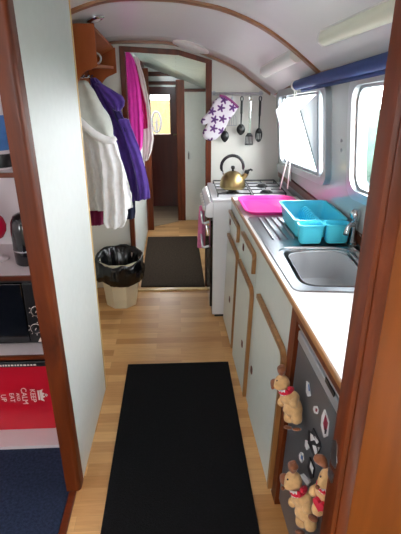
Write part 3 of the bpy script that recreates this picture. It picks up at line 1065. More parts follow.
obj('plate_rack', mb, 'blue', dk)

# pink tray
pt = MB()
def tl(w, h, z, r):
    return [Vector((.535 + a - b * .03, 2.605 + b, z)) for a, b in rrect(w, h, r, 6)]
pt.loft([tl(.29, .33, ZC + .001, .05), tl(.325, .365, ZC + .018, .065), tl(.345, .385, ZC + .020, .072), tl(.345, .385, ZC + .024, .072), tl(.318, .358, ZC + .022, .06), tl(.285, .325, ZC + .006, .05)])
tag(obj('tray', pt, 'pinktray', origin=(.535, 2.605, ZC), smooth=True), 'bright pink plastic tray on the worktop beside the hob', 'tray')

# ------------------------------------------------------------------ cooker
CX0, CX1, CY0, CY1, CZ = 0.213, 0.75, 2.905, 3.40, 0.862
ck = root('gas_cooker', ((CX0 + CX1) / 2, (CY0 + CY1) / 2, 0), 'white gas cooker with black pan supports at the end of the worktop', 'cooker')
obj('body', MB().box(CX0 + .012, CX1, CY0, CY1, 0.02, CZ - .02), 'white', ck, bevel=0.004)
obj('plinth', MB().box(CX0 + .03, CX1 - .02, CY0 + .01, CY1 - .01, 0.0, 0.02), 'iron', ck)
obj('hob_top', MB().box(CX0 + .002, CX1 + .01, CY0 - .004, CY1, CZ - .02, CZ), 'white', ck, bevel=0.006)
mb = MB().prism([(x, CY0 + .002, z) for x, z in ((CX0 + .012, CZ - .022), (CX0 - .004, CZ - .022), (CX0 - .036, CZ - .05), (CX0 - .042, CZ - .115), (CX0 - .022, CZ - .128), (CX0 + .012, CZ - .128))], (0, CY1 - CY0 - .004, 0))
cp = obj('control_panel', mb, 'white', ck, bevel=0.006)
for i in range(6):
    y = CY0 + .06 + i * .075
    obj('knob', MB().lathe([(.0, -.016), (.012, -.016), (.015, -.004), (.017, 0)], (CX0 - .038, y, CZ - .078), 14, 'x'), 'whiteplastic', cp, smooth=True)
for nm, z0, z1, hz in (('grill_door', .545, .715, .690), ('oven_door', .085, .535, .520)):
    d = obj(nm, MB().box(CX0 - .006, CX0 + .0115, CY0 + .003, CY1 - .003, z0, z1), 'blackglass', ck, bevel=0.003, label='black glass door')
    mb = MB()
    ya, yb = CY0 + .03, CY1 - .03
    mb.tube([(CX0 - .012, ya, hz + .010), (CX0 - .045, ya, hz), (CX0 - .052, ya + .015, hz), (CX0 - .052, yb - .015, hz), (CX0 - .045, yb, hz), (CX0 - .012, yb, hz + .010)], .0085, 8)
    obj('handle', mb, 'white', d, smooth=True, label='white bar handle')
zz = CZ + .022
for xa, xb in ((CX0 + .045, CX0 + .262), (CX0 + .275, CX0 + .492)):
    mb = MB()
    ya, yb = CY0 + .045, CY1 - .045
    r = .0042
    mb.tube([(xa, ya, zz), (xb, ya, zz), (xb, yb, zz), (xa, yb, zz), (xa, ya, zz)], r, 6)
    for cy in (ya + (yb - ya) * .27, ya + (yb - ya) * .73):
        cx = (xa + xb) / 2
        for a in range(4):
            dx, dy = math.cos(a * PI / 2), math.sin(a * PI / 2)
            mb.tube([(cx + dx * .03, cy + dy * .03, zz), (cx + dx * .105, cy + dy * .105, zz)], r * .8, 6)
    mb.tube([(xa, (ya + yb) / 2, zz), (xb, (ya + yb) / 2, zz)], r, 6)
    for x in (xa, xb):
        for y in (ya, yb):
            mb.tube([(x, y, zz), (x, y, CZ)], r, 6)
    obj('pan_support', mb, 'iron', ck)
    for cy in (ya + (yb - ya) * .27, ya + (yb - ya) * .73):
        obj('burner', MB().lathe([(.042, CZ), (.042, CZ + .006), (.030, CZ + .008), (.030, CZ + .014), (.0, CZ + .015)], ((xa + xb) / 2, cy, 0), 18), 'iron', ck, smooth=True)

# kettle
KX, KY, KZ = .368, 3.09, zz + .006
kt = root('kettle', (KX, KY, KZ), 'brushed gold whistling kettle standing on the hob', 'kettle')
obj('body', MB().lathe([(.072, 0), (.083, .004), (.086, .016), (.085, .034), (.080, .056), (.070, .078), (.055, .096), (.036, .109), (.020, .114), (.0, .116)], (KX, KY, KZ), 32), 'brass', kt, smooth='full')
obj('lid_knob', MB().lathe([(.008, .112), (.007, .125), (.013, .132), (.014, .143), (.009, .150), (0, .151)], (KX, KY, KZ), 14), 'black', kt, smooth=True)
pth = []
for i in range(17):
    a = math.radians(200 - 214 * i / 16)
    pth.append((KX - .004 + .074 * math.cos(a), KY, KZ + .142 + .074 * math.sin(a)))
obj('handle', MB().tube(pth, [.007] + [.0105] * 15 + [.007], 10), 'black', kt, smooth=True)
for q in (-1, 1):
    obj('handle_bracket', MB().tube([(KX + q * .073, KY, KZ + .128), (KX + q * .066, KY, KZ + .100), (KX + q * .058, KY, KZ + .088)], .005, 6), 'chrome', kt, smooth=True)
obj('spout', MB().tube([(KX + .060, KY - .01, KZ + .066), (KX + .082, KY - .015, KZ + .086), (KX + .092, KY - .018, KZ + .104)], [.021, .017, .015], 12), 'brass', kt, smooth=True)
mb = MB().tube([(KX + .088, KY - .017, KZ + .102), (KX + .096, KY - .018, KZ + .120)], [.017, .015], 12).tube([(KX + .094, KY - .018, KZ + .118), (KX + .118, KY - .02, KZ + .128), (KX + .128, KY - .02, KZ + .120)], .007, 8)
obj('whistle', mb, 'black', kt, smooth=True)

# pink towel over the grill handle
tw = drape([(206.5, 199.6, 203.5), (214, 198.6, 204.5), (226, 198, 205), (238, 197.5, 205), (247, 197.4, 204.6)], 3.22, .014, 2, .006, 28, 3)
tg = tag(obj('tea_towel', tw, 'pinktowel', origin=(.15, 3.22, .45), smooth='full'), 'pink towel hanging over the cooker grill handle', 'towel')

# ------------------------------------------------------------------ back-wall rail and utensils
RY = 3.400
rl = root('utensil_rail', (.43, 3.43, 1.482), 'thin metal rail with hooks on the cream partition', 'utensil rail')
obj('bar', MB().tube([(.250, RY, 1.482), (.604, RY, 1.482)], .0045, 8), 'steel', rl, smooth=True)
obj('bar', MB().tube([(.250, RY + .012, 1.470), (.604, RY + .012, 1.470)], .003, 8), 'steel', rl, smooth=True)
for x in (.262, .592):
    obj('bracket', MB().tube([(x, RY, 1.482), (x, 3.444, 1.482)], .005, 8).lathe([(0, 3.436), (.014, 3.436), (.014, 3.4425), (0, 3.4425)], (x, 0, 1.482), 14, 'y'), 'steel', rl)
HX = [.300, .340, .385, .453, .514, .582]
for x in HX:
    obj('hook', MB().tube([(x, RY + .001, 1.488), (x, RY - .007, 1.487), (x, RY - .009, 1.472), (x, RY - .012, 1.460), (x, RY - .020, 1.458), (x, RY - .024, 1.466)], .002, 6), 'steel', rl)
UY = RY - .016


def utensil(name, x, label, head, mat='black', handle='black', length=.2):
    r = root(name, (x, UY, 1.458), label, name.split('_')[-1], 'kitchen utensils on the rail')
    z0 = 1.462
    mb = MB()
    loop = [(x + .009 * math.cos(a), UY, z0 - .016 + .016 * math.sin(a)) for a in [2 * PI * i / 12 for i in range(13)]]
    mb.tube(loop, .0038, 6)
    mb.tube([(x, UY, z0 - .030), (x, UY, z0 - length * .6)], [.0085, .0085], 8)
    mb.tube([(x, UY, z0 - length * .6), (x, UY + .002, z0 - length)], [.006, .0045], 8)
    obj('handle', mb, handle, r, smooth=True)
    obj('head', head(x, z0 - length), mat, r, smooth=True)
    return r


def spoon(w, h, dep=.012, tilt=0.0):
    def f(x, z):
        rings = []
        for i in range(9):
            t = i / 8
            hw = max(.004, w * math.sin(PI * (0.10 + .86 * t)) ** .8)
            zc = z - h * t + .004
            d = dep * math.sin(PI * t)
            rings.append([Vector((x + tilt * t + hw * c, UY + .006 - d * (1 - c * c) + o, zc)) for c, o in ((-1, 0), (-.5, 0), (0, 0), (.5, 0), (1, 0), (.5, .005), (0, .006), (-.5, .005))])
        return MB().loft(rings)
    return f


def slotted(w, h, tilt=0):
    def f(x, z):
        hole = []
        for k in (-1, 0, 1):
            hole.append([(x + tilt + k * w * .42 + a, z - h * .55 + b) for a, b in rrect(w * .2, h * .42, w * .08, 2)])
        out = [(x + tilt + w * math.cos(t), z - h / 2 + .004 + h / 2 * math.sin(t)) for t in [2 * PI * i / 24 for i in range(24)]]
        a = filled(out, hole, lambda p, q: Vector((p, UY + .002, q)))
        return a
    return f


def turner(w, h):
    def f(x, z):
        hole = [[(x + k * w * .38 + a, z - h * .58 + b) for a, b in rrect(w * .18, h * .58, w * .06, 2)] for k in (-2, -1, 0, 1, 2)]
        out = [(x - w * .45, z), (x + w * .45, z), (x + w, z - h * .25), (x + w * 1.1, z - h), (x - w * 1.1, z - h), (x - w, z - h * .25)]
        return filled(out, hole, lambda p, q: Vector((p, UY + .002, q)))
    return f


u1 = utensil('ladle_spoon', HX[1], 'black serving spoon hanging under the oven mitt', spoon(.030, .078, .014), length=.235)
# wire whisk half hidden by the mitt
u2 = root('balloon_whisk', (HX[2], UY, 1.458), 'wire masher half hidden behind the oven mitt', 'whisk', 'kitchen utensils on the rail')
z0 = 1.458
mb = MB().tube([(HX[2], UY, z0), (HX[2], UY, z0 - .09)], .006, 8)
obj('handle', mb, 'steel', u2, smooth=True)
mb = MB()
for k in range(5):
    dx = (k - 2) * .013
    mb.tube([(HX[2], UY, z0 - .09), (HX[2] + dx * 1.1, UY, z0 - .13), (HX[2] + dx * 1.3, UY, z0 - .19)], .0022, 6)
mb.tube([(HX[2] - .036, UY, z0 - .19), (HX[2] + .036, UY, z0 - .19)], .003, 6)
obj('head', mb, 'steel', u2, smooth=True)
u3 = utensil('solid_spoon', HX[3], 'black spoon with long handle left of the metal turner', spoon(.031, .075, .014), length=.19)
u4 = utensil('fish_turner', HX[4], 'slotted turner with a bright metal handle', turner(.027, .085), 'black', 'chrome', .245)
solid(u4.children[1], .003, 0)
u5 = utensil('slotted_spoon', HX[5], 'black slotted spoon at the window end of the rail', slotted(.026, .098), length=.215)
solid(u5.children[1], .005, 0)

# oven mitt
mt = root('oven_mitt', (.30, RY - .03, 1.46), 'white oven mitt with purple flowers hanging on the rail', 'oven mitt', None)
PM = RY - .045
def pxm(pts, y): return [aty(u, v, y) for u, v in pts]
out = [(219, 96.5), (225, 97.5), (232, 102), (238, 108), (234, 114.5), (229, 120), (226, 127), (221, 134.5), (216, 139.5), (210, 141), (204.5, 139), (202, 135), (203.5, 130), (206.5, 126), (208, 122.5), (203, 125.5), (200.5, 122), (202, 118), (206.5, 114), (210.5, 108), (214, 101)]
w = pxm(out, PM)
c = sum(w, Vector()) / len(w)
rings = []
for s, dy in ((.80, -.016), (.94, -.011), (1, 0), (.94, .011), (.80, .016)):
    rings.append([Vector((c.x + (p.x - c.x) * s, PM + dy, c.z + (p.z - c.z) * s)) for p in w])
mm = MB().loft(rings)
obj('mitt', mm, 'floral', mt, smooth='full')
e = pxm([(219.5, 95.8), (225, 96.8), (232, 101.5), (238.3, 107.6)], PM)
obj('cuff_binding', MB().tube(e, .009, 8), 'mittlining', mt, smooth=True, label='mauve binding on the cuff')
obj('hanging_loop', MB().tube([(HX[0] + .02, PM, 1.452), (HX[0] + .005, RY - .022, 1.472), (HX[0], RY - .020, 1.462), (HX[0] + .012, PM, 1.45)], .003, 6), 'mittlining', mt)

# ------------------------------------------------------------------ ceiling lights
def frame_on_ceiling(x, y):
    e = .02
    z = ceil_z(x, y)
    tx = Vector((2 * e, 0, ceil_z(x + e, y) - ceil_z(x - e, y))).normalized()
    ty = Vector((0, 2 * e, ceil_z(x, y + e) - ceil_z(x, y - e))).normalized()
    n = tx.cross(ty)
    if n.z > 0: n = -n
    ty = n.cross(tx)
    return Vector((x, y, z)), tx, ty, n


def on_ceiling(u, v):
    r = ray(u, v)
    t = 1.0
    while t < 6:
        q = CAM + r * t
        if q.z > ceil_z(q.x, q.y):
            break
        t += .004
    return CAM + r * t


def on_wall(u, v, off=0.0):
    r = ray(u, v)
    t = .5
    while t < 6:
        q = CAM + r * t
        if q.x > WX(q.y, q.z, off):
            break
        t += .004
    return CAM + r * t


def strip_light(x, y, L, wd, h, mat, label, ang=0.0):
    p, tx, ty, n = frame_on_ceiling(x, y)
    ca, sa = math.cos(ang), math.sin(ang)
    tx, ty = tx * ca + ty * sa, ty * ca - tx * sa
    r = root('strip_light', p, label, 'ceiling light', 'ceiling strip lights')
    sec = [(-wd / 2, 0), (-wd / 2, .012), (-wd * .36, h * .8), (-wd * .2, h), (wd * .2, h), (wd * .36, h * .8), (wd / 2, .012), (wd / 2, 0)]
    def ringat(l, s=1):
        return [p + ty * l + tx * (a * s) + n * (b * s + .004) for a, b in sec]
    obj('diffuser', MB().loft([ringat(-L / 2), ringat(L / 2)]), mat, r, smooth=True)
    for q, l in ((-1, -L / 2), (1, L / 2)):
        obj('end_cap', MB().loft([ringat(l - .001 * q, 1.02), ringat(l + q * .016, 1.02)]), 'whiteplastic', r)
    base = MB()
    vs = [p + ty * (l * L / 2 * 1.02) + tx * (k * wd * .56) + n * b for b in (-.004, .006) for l, k in ((-1, -1), (1, -1), (1, 1), (-1, 1))]
    base.hexa(vs[:4], vs[4:])
    obj('backing', base, 'whiteplastic', r)
    return r


for (ua, va), (ub, vb), wd_, hh, mt_, lab in (((264, 68), (300, 57), .065, .035, 'tube', 'short white strip light between the ceiling rib and the far partition'),
                                             ((329, 37), (408, -3), .058, .035, 'tubecream', 'longer cream strip light on the ceiling above the blind')):
    a_, b_ = on_ceiling(ua, va), on_ceiling(ub, vb)
    c_ = (a_ + b_) / 2
    p, tx, ty, n = frame_on_ceiling(c_.x, c_.y)
    d_ = (b_ - a_)
    if d_.y < 0: d_ = -d_
    strip_light(c_.x, c_.y, d_.length, wd_, hh, mt_, lab, math.atan2(-d_.dot(tx), d_.dot(ty)) if d_.dot(ty) > 0 else 0)
q = on_ceiling(191, 46)
p, tx, ty, n = frame_on_ceiling(q.x, q.y)
dl = root('dome_light', p, 'shallow round white dome light on the ceiling by the doorway', 'ceiling light')
def disc(p, tx, ty, n, pr, N=28):
    return MB().loft([[p + (tx * math.cos(2 * PI * k / N) + ty * math.sin(2 * PI * k / N)) * r + n * h for k in range(N)] for r, h in pr])
obj('rim', disc(p, tx, ty, n, [(.125, -.002), (.125, .010), (.110, .014)]), 'whiteplastic', dl, smooth=True)
obj('diffuser', disc(p, tx, ty, n, [(.106, .010), (.100, .015), (.07, .021), (.03, .024), (.002, .024)]), 'tube', dl, smooth=True)
q = on_ceiling(95, 18)
p, tx, ty, n = frame_on_ceiling(q.x, q.y)
sp = root('spot_light', p, 'small round chrome spot light above the coat shelf', 'ceiling light')
obj('rim', disc(p, tx, ty, n, [(.048, -.002), (.048, .008), (.036, .014)]), 'chrome', sp, smooth=True)
obj('lens', disc(p, tx, ty, n, [(.034, .010), (.02, .016), (.002, .017)]), 'tube', sp, smooth=True)

# ------------------------------------------------------------------ blind
BA, BB = on_wall(297, 85, -.045), on_wall(388, 60, -.045)
bl = root('roller_blind', BA, 'navy blue rolled-up blind above the galley windows', 'blind')
dv = (BA - BB).normalized()
BE = BB - dv * .45
BE.x = min(BE.x, WX(BE.y, BE.z, -.04))
obj('roll', MB().tube([BA, (BA + BB) / 2, BB, BE], .026, 16), 'blind', bl, smooth=True)
lo = Vector((.018, 0, -.030))
obj('hem_bar', MB().tube([BA - dv * .05 + lo, BB + lo, BE + lo], .010, 10), 'blind', bl, smooth=True)
obj('end_cap', MB().tube([BA, BA + dv * .03], .028, 16), 'cord', bl, smooth=True, label='white plastic end cap')
e = BA + dv * .02
mb = MB()
for dx, uv in ((-.006, ((290, 150), (284, 172), (280, 189))), (.006, ((291, 150), (289, 172), (287.5, 189)))):
    pts = [e + Vector((dx, 0, -.01)), aty(293 + dx * 100, 110, e.y + .02)] + [aty(u, v, e.y + .03) for u, v in uv]
    mb.tube(pts, .0032, 6)
obj('pull_cord', mb, 'cord', bl, label='two white pull cords hanging to the hob')

# ------------------------------------------------------------------ coat shelf and coats
cs = root('coat_shelf', (-.62, 3.0, 1.6), 'orange wooden hat shelf with curved brackets above the coats', 'shelf')
def bracket(y, ztop, zb, xr):
    pts = [(-.94, ztop - .30), (-.78, ztop - .16), (-.62, ztop - .04), (-.53, ztop), (xr, ztop), (xr, zb)]
    # scooped lower edge
    for i in range(1, 9):
        a = math.radians(90 * i / 8)
        pts.append((xr - .012 - .105 * math.sin(a), zb - .012 - .115 * (1 - math.cos(a))))
    pts += [(-.545, 1.47), (-.94, 1.42)]
    return MB().prism([(x, y, z) for x, z in pts], (0, .018, 0))
obj('end_bracket', bracket(2.60, 1.835, 1.640, -.402), 'shelfwood', cs, bevel=0.002)
obj('end_bracket', bracket(3.38, 1.765, 1.612, -.398), 'shelfwood', cs, bevel=0.002)
obj('shelf_board', MB().box(-.93, -.415, 2.618, 3.38, 1.635, 1.652), 'shelfwood', cs)
obj('top_board', MB().hexa([(-.62, 2.618, 1.70), (-.41, 2.618, 1.815), (-.41, 3.38, 1.755), (-.62, 3.38, 1.66)], [(-.62, 2.618, 1.715), (-.41, 2.618, 1.83), (-.41, 3.38, 1.77), (-.62, 3.38, 1.675)]), 'shelfwood', cs)
obj('peg_rail', MB().box(-.60, -.585, 2.618, 3.38, 1.55, 1.634), 'shelfwood', cs)
for y in (2.70, 2.84, 3.0, 3.16, 3.30):
    obj('peg', MB().tube([(-.59, y, 1.59), (-.555, y, 1.585), (-.545, y, 1.60)], .006, 8), 'chrome', cs, smooth=True)
mg = root('mug', (-.532, 3.20, 1.653), 'white mug with a ring handle standing on the coat shelf', 'mug')
obj('cup', MB().lathe([(.030, .001), (.034, .004), (.036, .075), (.033, .075), (.031, .008), (0, .007)], (-.532, 3.20, 1.653), 20), 'white', mg, smooth=True)
obj('handle', MB().tube([(-.532 + .032 + .034 * math.sin(a) , 3.19, 1.694 + .032 * math.cos(a)) for a in [PI * i / 10 for i in range(11)]], .006, 8), 'white', mg, smooth=True)

# white fleece
wf = root('fleece_jacket', (-.42, 2.72, .76), 'white fleece jacket with grey hood, nearest the wall panel', 'jacket', None)
obj('body', drape([(96, 74, 86), (110, 74, 101), (125, 76, 110), (142, 79, 116), (160, 82, 122), (178, 84, 127), (195, 86, 131), (208, 88, 133)], 2.80, .055, 4, .022, 60, 1.0), 'wfleece', wf, smooth='full')
obj('sleeve', drape([(138, 97, 112), (150, 99, 118), (165, 101, 123), (180, 102.5, 126), (195, 104, 127), (208, 104.5, 127.5), (219, 104, 127), (226, 106.5, 124)], 2.68, .042, 2, .019, 44, 2.2), 'wfleece', wf, smooth='full')
obj('hood', drape([(82, 78, 88), (92, 76, 95), (104, 76.5, 102), (116, 78, 109), (128, 82, 113), (137, 92, 114.5), (141, 101, 114)], 2.71, .045, 2, .012, 44, 4.0), 'greyyoke', wf, smooth='full', label='grey hood lining')
pts = [aty(u, v, 2.645) for u, v in ((79, 119), (86, 127), (94, 134), (103, 139), (112, 141), (116, 138))]
obj('collar', MB().tube(pts, [.016, .020, .022, .022, .018, .012], 10), 'wfleece', wf, smooth='full')
# purple fleece
pf = root('fleece_jacket', (-.30, 3.0, .83), 'purple fleece jacket hanging behind the white fleece', 'jacket', None)
obj('body', drape([(79, 90, 97), (88, 91, 107), (98, 93, 115), (110, 97, 120), (122, 101, 126), (138, 106, 133), (155, 110, 138), (172, 114, 142), (188, 117, 143), (199, 119, 143)], 3.02, .05, 4, .016, 56, 5.0), 'purple', pf, smooth='full')
obj('sleeve', drape([(120, 118, 129), (135, 124, 135), (150, 129, 140), (165, 133, 144.5), (180, 136, 148), (192, 138, 150), (198, 139, 150)], 2.94, .035, 2, .010, 36, 6.0), 'purple', pf, smooth='full')
obj('hood', drape([(84, 95, 103), (90, 99, 113), (96, 103, 122), (101, 107, 125), (106, 111, 124.5), (110, 114, 121)], 2.93, .035, 2, .010, 36, 7.0), 'purple', pf, smooth='full')
obj('hood_lining', drape([(110, 113, 119), (118, 116, 124), (126, 120, 129), (131, 124, 128)], 2.95, .025, 2, .006, 28, 8.0), 'purpled', pf, smooth='full', label='dark purple lining')
o = obj('cardigan', drape([(120, 80, 96), (160, 84, 102), (200, 87, 106), (216, 89, 105), (224, 90, 104)], 2.90, .028, 3, .008, 36, 9.0), 'maroon', origin=(-.52, 2.9, .75), smooth='full')
tag(o, 'maroon garment showing below the white fleece hem', 'garment')
o = obj('pullover', drape([(130, 108, 126), (170, 114, 132), (200, 118, 135), (212, 119, 135.5), (218, 121, 135)], 3.12, .028, 3, .008, 36, 10.0), 'navy', origin=(-.33, 3.12, .75), smooth='full')
tag(o, 'dark navy garment showing below the purple fleece', 'garment')

# cloths hanging in the passage doorway
o = obj('dressing_gown', drape([(52, 123, 129), (60, 123.5, 134), (75, 124, 138), (95, 125, 141), (115, 126, 143), (132, 127, 143.5), (146, 129, 142.5), (152, 132, 140)], 3.54, .030, 4, .010, 44, 11.0), 'pink', origin=(-.32, 3.58, 1.1), smooth='full')
tag(o, 'hot pink dressing gown hanging at the left of the doorway', 'dressing gown')
o = obj('cardigan', drape([(56, 129, 132), (66, 131, 137), (85, 134, 141), (105, 137, 146), (120, 138, 147.5), (128, 139, 147.5)], 3.60, .026, 3, .008, 36, 12.0), 'crimson', origin=(-.28, 3.68, 1.2), smooth='full')
tag(o, 'crimson garment hanging between the pink and off-white cloths', 'garment')
o = obj('scarf', drape([(58, 132, 138), (72, 136, 143), (95, 140, 148), (120, 142, 151.5), (138, 142, 154), (150, 142.5, 152), (160, 143, 148)], 3.66, .022, 3, .008, 36, 13.0), 'gauze', origin=(-.25, 3.8, 1.0), smooth='full')
tag(o, 'long off-white cloth hanging furthest into the passage', 'cloth')

# ------------------------------------------------------------------ bin
bn = root('waste_bin', (-.440, 3.17, 0), 'cream waste bin with a black liner beside the doorway', 'bin')
def octo(r, z, j=0.0, n=8, rot=PI / 8):
    return [Vector((-.440 + r * math.cos(rot + 2 * PI * k / n), 3.17 + r * math.sin(rot + 2 * PI * k / n), z)) for k in range(n)]
obj('tub', MB().loft([octo(.114, .001), octo(.117, .01), octo(.126, .07), octo(.124, .075), octo(.154, .36), octo(.151, .36), octo(.110, .015)]), 'bin', bn, bevel=0.004)
N = 40
N = 72
def blob(r, z, amp, seed):
    out = []
    for k in range(N):
        a = 2 * PI * k / N
        c_, s_ = math.cos(a), math.sin(a)
        rr = r + amp * (noise.noise(Vector((c_ * 3, s_ * 3, seed))) + .7 * noise.noise(Vector((c_ * 9, s_ * 9, seed * .37))))
        out.append(Vector((-.440 + rr * c_, 3.17 + rr * s_, z + amp * 1.8 * noise.noise(Vector((c_ * 2.2, s_ * 2.2, seed * .4 + 5))) + .03 * s_ * (z > .3))))
    return out
rings = [blob(.158, .205, .016, 1), blob(.168, .225, .018, 1.6), blob(.176, .265, .018, 2.2), blob(.174, .31, .016, 3), blob(.178, .35, .014, 3.6), blob(.170, .375, .010, 4.2), blob(.160, .380, .010, 5), blob(.146, .365, .012, 6),
         blob(.128, .31, .020, 7), blob(.105, .24, .022, 8), blob(.085, .19, .02, 9), blob(.03, .17, .016, 10)]
obj('liner', MB().loft(rings, cap=False), 'bag', bn, smooth='full', label='crumpled black bin bag')

# ------------------------------------------------------------------ rugs
def slab(pts, h):
    return MB().prism([(x, y, 0.001) for x, y in pts], (0, 0, h))
tag(obj('runner_rug', slab([(-.315, .30), (.284, .30), (.281, 2.335), (-.318, 2.335)], .009), 'rug', origin=(0, 1.3, 0), bevel=0.003), 'long black ribbed runner in the middle of the galley floor', 'rug')
tag(obj('door_mat', slab([(-.318, 3.43), (.204, 3.41), (.192, 4.67), (-.330, 4.67)], .012), 'mat', origin=(-.06, 4.0, 0), bevel=0.004), 'dark brown mat on the passage floor beyond the doorway', 'mat')

# ------------------------------------------------------------------ shelf unit on the left
su = root('shelf_unit', (-.95, 1.85, 0), 'built-in shelf unit with brown fronted white shelves behind the left post', 'shelf unit')
XL, XR, YF, YK = -1.45, -.494, 1.69, 2.085
obj('back_panel', MB().box(XL, XR, YK - .012, YK, 0, 1.75), 'shelfwhite', su)
obj('side_panel', MB().box(XR - .0, XR + .018, YF, YK, 0, 1.75), 'shelfwhite', su)
obj('side_panel', MB().box(XL - .018, XL, YF, YK, 0, 1.75), 'shelfwhite', su)
for z in (.503, .870, 1.275):
    b = obj('shelf_board', MB().box(XL, XR, YF + .012, YK - .012, z - .017, z), 'shelfwhite', su)
    obj('front_lip', MB().box(XL, XR, YF, YF + .0115, z - .018, z - .0005), 'mahogx', b)
obj('bottom_board', MB().box(XL, XR, YF, YK - .012, 0.0, .016), 'shelfwhite', su)
# microwave
MY = 1.775
mw = root('microwave', (-.80, 1.9, .503), 'black microwave oven on the shelf behind the left post', 'microwave')
mx1 = -.530
obj('body', MB().box(-1.06, mx1, MY + .014, 2.05, .504, .835), 'black', mw, bevel=.008)
obj('door', MB().box(-1.06, -.66, MY, MY + .014, .520, .800), 'blackglass', mw, bevel=.004)
cpn = obj('control_panel', MB().box(-.656, mx1, MY, MY + .014, .520, .800), 'black', mw, bevel=.004)
obj('vent_strip', MB().box(-1.06, mx1, MY + .002, MY + .014, .803, .833), 'iron', mw, bevel=.003)
for (u, v) in ((36.5, 311), (36, 328.5)):
    q = aty(u, v, MY)
    k = obj('dial', MB().lathe([(0, -.016), (.014, -.016), (.016, 0)], (q.x, MY, q.z), 18, 'y'), 'black', cpn, smooth=True)
    mb = MB()
    mb.lathe([(.0215, -.002), (.0235, -.002), (.0235, 0.001), (.0215, 0.001)], (q.x, MY, q.z), 24, 'y', cap=False)
    for i in range(8):
        a = PI * .1 + i * PI / 4.5
        mb.box(-.0012, .0012, -.001, .001, .027, .033, Matrix.Translation((q.x, MY - .001, q.z)) @ Matrix.Rotation(a, 4, 'Y'))
    mb.box(-.0015, .0015, -.001, .001, .002, .013, Matrix.Translation((q.x, MY - .0165, q.z)) @ Matrix.Rotation(.6, 4, 'Y'))
    obj('dial_marking', mb, 'lettering', k)
q = aty(40, 340, MY)
obj('start_mark', MB().prism([(q.x - .008, MY - .001, q.z - .008), (q.x + .010, MY - .001, q.z - .008), (q.x + .004, MY - .001, q.z + .014)], (0, -.001, 0)), 'lettering', cpn)

# red tin lying on its side
TY = 1.80
tn = root('biscuit_tin', (-.75, 1.88, .016), 'red KEEP CALM tin lying on its side on the bottom shelf', 'tin')
ta, tb = aty(53.5, 362.5, TY), aty(54, 427, TY)
TR_ = aty(53.3, 400, TY).x
obj('tin_body', MB().prism([(x + TR_ - .20, TY, z + .0165 + .183) for x, z in rrect(.40, .366, .014, 4)], (0, .22, 0)), 'redtin', tn, bevel=.004)


def text_mb(mb, s, size, u, v, y):
    """lettering on a face towards -y, turned a quarter clockwise, centred at pixel (u, v)"""
    cu = bpy.data.curves.new('t', 'FONT')
    cu.body = s
    cu.size = size
    cu.align_x = 'CENTER'
    cu.align_y = 'CENTER'
    cu.extrude = .0004
    to = bpy.data.objects.new('t', cu)
    COL.objects.link(to)
    bpy.context.view_layer.update()
    me = to.evaluated_get(bpy.context.evaluated_depsgraph_get()).to_mesh()
    c = aty(u, v, y)
    vs = [Vector((c.x + p.co.y, y - p.co.z - .0008, c.z - p.co.x)) for p in me.vertices]
    mb.add(vs, [tuple(f.vertices) for f in me.polygons])
    to.to_mesh_clear()
    bpy.data.objects.remove(to)


mb = MB()
for s, size, u, v in (('KEEP', .034, 33, 395.5), ('CALM', .036, 24.3, 396), ('AND', .021, 18.2, 397), ('EAT', .030, 12, 397.5), ('UP', .034, 3.6, 398)):
    text_mb(mb, s, size, u, v, TY)
c = aty(41.8, 395, TY)
def cr(pts):
    mb.prism([(c.x + b * 1.25, TY - .0012, c.z - a * 1.35) for a, b in pts], (0, -.0008, 0))
cr([(-.020, -.014), (.020, -.014), (.020, -.008), (-.020, -.008)])
cr([(-.020, -.006), (-.026, .008), (-.012, .002), (-.007, .012), (0, .004), (.007, .012), (.012, .002), (.026, .008), (.020, -.006)])
cr([(-.003, .012), (.003, .012), (.003, .022), (-.003, .022)])
cr([(-.007, .015), (.007, .015), (.007, .018), (-.007, .018)])
obj('lettering', mb, 'lettering', tn, label='cream crown and the words KEEP CALM AND EAT UP')
o = obj('baking_tray', MB().box(-1.0, -.60, 1.785, 2.03, .3830, .412), 'iron', origin=(-.8, 1.9, .3830), bevel=.004)
tag(o, 'flat dark tray lying on top of the red tin', 'tray')
mb = MB()
xx = -.93
while xx < -.66:
    wd = random.uniform(.006, .012)
    mb.box(xx, xx + wd, 1.7838, 1.7846, .391, .399)
    xx += wd + .005
obj('pale_print', mb, 'lettering', o)

# black kettle on the middle shelf
bk = root('flask', (-.605, 1.84, .8705), 'tall glossy black flask beside the left post', 'flask')
q = aty(25.5, 255, 1.80)
kx = q.x
bk.location = (kx, 1.84, .8705)
obj('body', MB().lathe([(.052, 0.001), (.056, .006), (.057, .05), (.057, .14), (.052, .180), (.040, .205), (.02, .215), (0, .216)], (kx, 1.84, .8705), 24), 'blackglass', bk, smooth=True)
obj('band', MB().lathe([(.0575, .060), (.0582, .063), (.0575, .066)], (kx, 1.84, .8705), 24, cap=False), 'chrome', bk, smooth=True)
# red heart mug at frame edge
rm = root('ornament', (-.705, 1.88, .8705), 'round red ornament standing at the back of the middle shelf', 'ornament')
q = aty(-8, 214, 1.88)
rm.location = (q.x, 1.88, .8705)
obj('body', MB().lathe([(.010, .09), (.03, .10), (.045, .125), (.048, .15), (.040, .178), (.022, .20), (.010, .21)], (q.x, 1.88, .8705), 20), 'red', rm, smooth=True)
obj('stand', MB().lathe([(.04, .001), (.04, .008), (.008, .014), (.008, .095)], (q.x, 1.88, .8705), 16), 'shelfwhite', rm, smooth=True)
obj('heart_top', MB().tube([(q.x, 1.88, 1.07), (q.x + .012, 1.875, 1.10), (q.x + .03, 1.87, 1.135)], [.012, .016, .010], 10), 'pinktray', rm, smooth=True)
